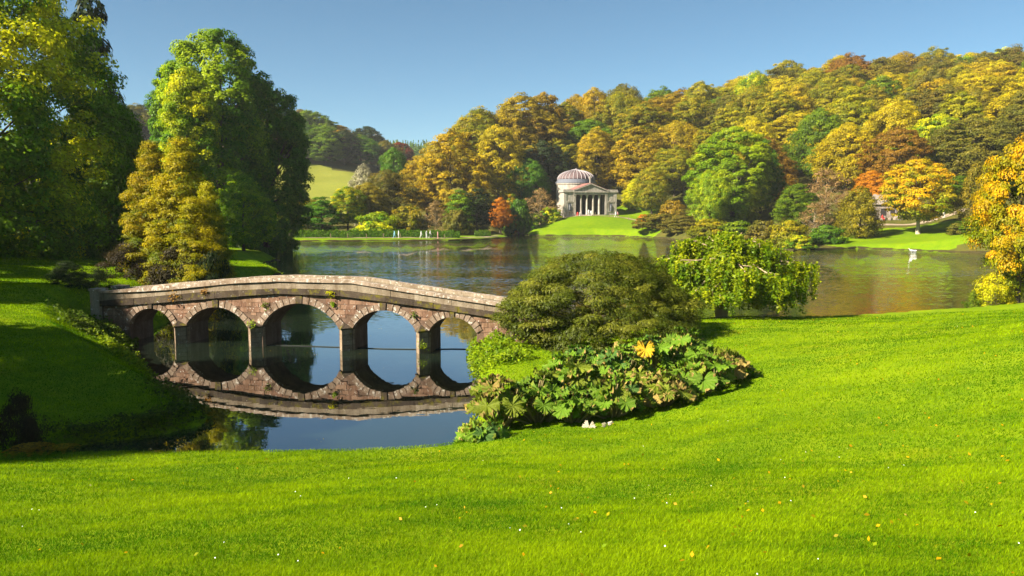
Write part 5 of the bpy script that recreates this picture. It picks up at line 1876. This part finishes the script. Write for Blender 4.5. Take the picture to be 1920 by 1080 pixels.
cover('ground_cover_leaves', 'bright green leafy cover spilling over the bank below the evergreen bush', 'cover',
      [(-1.5, 38.2), (-1.0, 36.5), (-.6, 34.5), (-.7, 32.5)], 1.1, 9000, .075, .75, 1)
cover('bank_weeds', 'low weeds along the foot of the shaded bank', 'fern', [(-13.5, 22.9), (-11.2, 24.0), (-10.3, 25.3), (-11.2, 27.0), (-13, 29.4)], .9, 5500, .06, .45, 2)
cover('sunlit_weeds', 'sunlit light green weeds at the bank foot before the first arch', 'cover', [(-15.5, 32.6), (-16.8, 34.4), (-18.3, 36.8)], .8, 3500, .07, .5, 3)
cover('bank_foliage', 'dark leafy cover on the steep bank at the bridge end', 'fern', [(-19.6, 39.6), (-20.6, 41.0), (-20.4, 37.5), (-19, 37)], 1.3, 4500, .075, .5, 4)
cover('dam_weeds', 'rough grass on the edge of the lake headland', 'cover', [(-24.6, 82), (-31, 105)], 1.0, 1500, .12, .3, 6)

fern_mb_rng = np.random.default_rng(12)


def fern(x, y, s, pal, label, seed):
    rn = np.random.default_rng(seed)
    P, nrm, td = [], [], []
    for k in range(11):
        a = 2 * math.pi * k / 11 + rn.uniform(-.2, .2)
        for j in range(16):
            f = (j + 1) / 16
            r_ = s * f
            z = s * (.85 * f - .75 * f * f) + .05
            for sd_ in (-1, 1):
                w = .26 * s * math.sin(math.pi * f) * .5
                P.append((r_ * math.cos(a) - sd_ * w * math.sin(a), r_ * math.sin(a) + sd_ * w * math.cos(a), z))
                nrm.append((-.3 * math.cos(a), -.3 * math.sin(a), 1))
                td.append((-sd_ * math.sin(a) + .4 * math.cos(a), sd_ * math.cos(a) + .4 * math.sin(a), -.1))
    P = np.array(P); k = len(P)
    V, Fc = leaf_quads(P, unit(np.array(nrm) + .15 * rn.normal(size=(k, 3))), np.full(k, .13 * s), .3, rn, np.array(td))
    o = link('fern', np_mesh('fern', V, Fc, {'tone': rn.random(k), 'vary': rn.random(k)}), PAL[pal])
    o.location = (x, y, gz(x, y))
    tag(o, label, 'fern', 'ferns along the pond')


FERNS = [(165, 818, .75, 'fern', 'widest dark green fern on the shaded bank above the water'), (140, 835, .5, 'fern', 'small fern under the widest one at the shaded bank foot'),
         (285, 790, .55, 'fern', 'fern near the tip of the shaded bank'), (325, 798, .45, 'fern', 'fern at the very tip of the shaded bank'),
         (225, 822, .45, 'fern', 'fern between the widest one and the bank tip')]
for i, (px, py, s, pal, lb) in enumerate(FERNS):
    b = at_z(px, py, .4)
    for _ in range(6):
        b = at_z(px, py, gz(b[0], b[1]))
    fern(b[0], b[1], s, pal, lb, 300 + i)
for i, (x, y, s, pal, lb) in enumerate(((-12.3, 19.9, .6, 'rustfern', 'golden-brown fern on the lawn edge by the dark red-brown shrub'),
                                        (-11.6, 20.1, .45, 'rustfern', 'smaller golden-brown fern on the lawn edge'))):
    fern(x, y, s, pal, lb, 320 + i)

# ------------------------------------------------------------------ lawn grass, fallen leaves, daisies
def patch_noise(x, y):
    return (np.sin(x * 1.3 + 1.7 * np.sin(y * .9)) * np.sin(y * 1.9 + 1.3 * np.sin(x * .8)) * .5 + np.sin(x * 4.3 + y * 2.1) * np.sin(y * 5.7 - x * 1.1) * .3
            + np.sin(x * .5 - y * .7) * .3)


def grass_blades(name, label, bank, n, seed):
    rn = np.random.default_rng(seed)
    a = rn.uniform(R(-40 if bank else -48), R(-8 if bank else 58), n)
    d = np.exp(rn.uniform(math.log(22 if bank else 5.2), math.log(95 if bank else 52), n))
    x, y = d * np.sin(a), d * np.cos(a)
    z = ground(x, y)
    sd = water_sd(x, y)
    inb = (x < -3.2) & (y > 21.9)
    ok = (sd > .05) & (inb == bank) & (z > .03)
    x, y, z, d = x[ok], y[ok], z[ok], d[ok]
    k = len(x)
    pn = patch_noise(x, y)
    h = (.030 + .014 * pn + .024 * rn.random(k) ** 3) * (1 + d / 90)
    w = .0024 * np.maximum(d / 6, 1) * rn.uniform(.7, 1.5, k)
    th = rn.uniform(0, 6.28, k)
    lean = np.stack([.55 * rn.normal(size=k) + .25, .55 * rn.normal(size=k) - .1], 1) * h[:, None]
    V = np.empty((k, 3, 3))
    V[:, 0] = np.stack([x - w * np.cos(th), y - w * np.sin(th), z - .005], 1)
    V[:, 1] = np.stack([x + w * np.cos(th), y + w * np.sin(th), z - .005], 1)
    V[:, 2] = np.stack([x + lean[:, 0], y + lean[:, 1], z + h], 1)
    tone = np.clip(.46 + .75 * pn + .20 * rn.normal(size=k), 0, 1)
    o = link(name, np_mesh(name, V.reshape(-1, 3), np.arange(3 * k).reshape(-1, 3), {'tone': tone, 'vary': rn.random(k)}), PALG)
    tag(o, label, 'grass', kind='stuff')


PALG = leaf_mat('grass_blades', (.035, .120, .002), (.26, .36, .003), trans=.45, gloss=.0)
grass_blades('grass', 'short bright green grass of the sunny lawn', False, 960000, 77)
grass_blades('bank_grass', 'grass of the shaded bank', True, 420000, 79)


def litter():
    rn = np.random.default_rng(78)
    n = 1500
    a = rn.uniform(R(-38), R(38), n)
    d = np.exp(rn.uniform(math.log(6), math.log(50), n))
    x, y = d * np.sin(a), d * np.cos(a)
    z = ground(x, y)
    sd = water_sd(x, y)
    ok = (sd > .4) & ((x > -2) | (y < 21)) & (rn.random(n) < np.clip(.25 + x / 22, .12, 1))
    x, y, z, d = x[ok], y[ok], z[ok], d[ok]
    k = len(x)
    P = np.stack([x, y, z + .045], 1)
    V, Fc = leaf_quads(P, unit(np.array([-.2, -.3, 1.0]) + .5 * rn.normal(size=(k, 3))), rn.uniform(.014, .030, k) * (1 + d / 60), .65, rn)
    o = link('fallen_leaves', np_mesh('fallen_leaves', V, Fc, {'tone': rn.random(k), 'vary': rn.random(k)}), PAL['orange'])
    tag(o, 'orange and yellow leaves fallen on the lawn', 'leaves', kind='stuff')
    n = 230
    a = rn.uniform(R(-38), R(38), n)
    d = np.exp(rn.uniform(math.log(6), math.log(46), n))
    x, y = d * np.sin(a), d * np.cos(a)
    sd = water_sd(x, y)
    pn = np.sin(x * 1.1 + 2) * np.sin(y * .9 + x * .3)
    ok = (sd > .4) & ((x > -2) | (y < 21)) & (pn + .4 * rn.normal(size=n) > .25)
    x, y, d = x[ok], y[ok], d[ok]
    k = len(x)
    V, Fc = leaf_quads(np.stack([x, y, ground(x, y) + .06], 1), unit(np.array([-.2, -.5, 1.0]) + .3 * rn.normal(size=(k, 3))), rn.uniform(.005, .009, k) * (1 + d / 50), .9, rn)
    o = link('daisy_flowers', np_mesh('daisy_flowers', V, Fc, {'tone': rn.random(k), 'vary': rn.random(k)}), DAISY)
    tag(o, 'tiny white daisies scattered through the lawn', 'flowers', kind='stuff')


def drift():
    rn = np.random.default_rng(81)
    n = 160
    x = rn.uniform(-12, -1.5, n)
    y = rn.uniform(23, 46, n)
    w = np.sin(x * .8 + 1) * np.sin(y * .6) + .5 * rn.normal(size=n)
    ok = (water_sd(x, y) < -.2) & (w > .1)
    x, y = x[ok], y[ok]
    k = len(x)
    V, Fc = leaf_quads(np.stack([x, y, np.full(k, .012)], 1), unit(np.array([0, 0, 1.0]) + .08 * rn.normal(size=(k, 3))), rn.uniform(.02, .045, k), .6, rn)
    o = link('floating_leaves', np_mesh('floating_leaves', V, Fc, {'tone': rn.random(k), 'vary': rn.random(k)}), PAL['bronze'])
    tag(o, 'few fallen leaves floating on the pond', 'leaves', kind='stuff')


drift()
DAISY = plain('daisy_white', (.75, .75, .70), .8, .05)
litter()

# ------------------------------------------------------------------ air between here and the far hills
HAZE_DENSITY = 0.00013
def haze():
    mb = MB()
    mb.box(-1560, 1560, -1560, 1560, -3.2, 125)
    m, ns, ls = new_mat('haze_air')
    v = N(ns, 'ShaderNodeVolumePrincipled')
    v.inputs['Color'].default_value = (.90, .93, .92, 1)
    v.inputs['Density'].default_value = HAZE_DENSITY
    v.inputs['Anisotropy'].default_value = 0.0
    o = N(ns, 'ShaderNodeOutputMaterial')
    ls.new(v.outputs[0], o.inputs['Volume'])
    tag(mb.build('haze', m), 'thin blue haze filling the valley', 'haze', kind='stuff')


if HAZE_DENSITY > 0:
    haze()
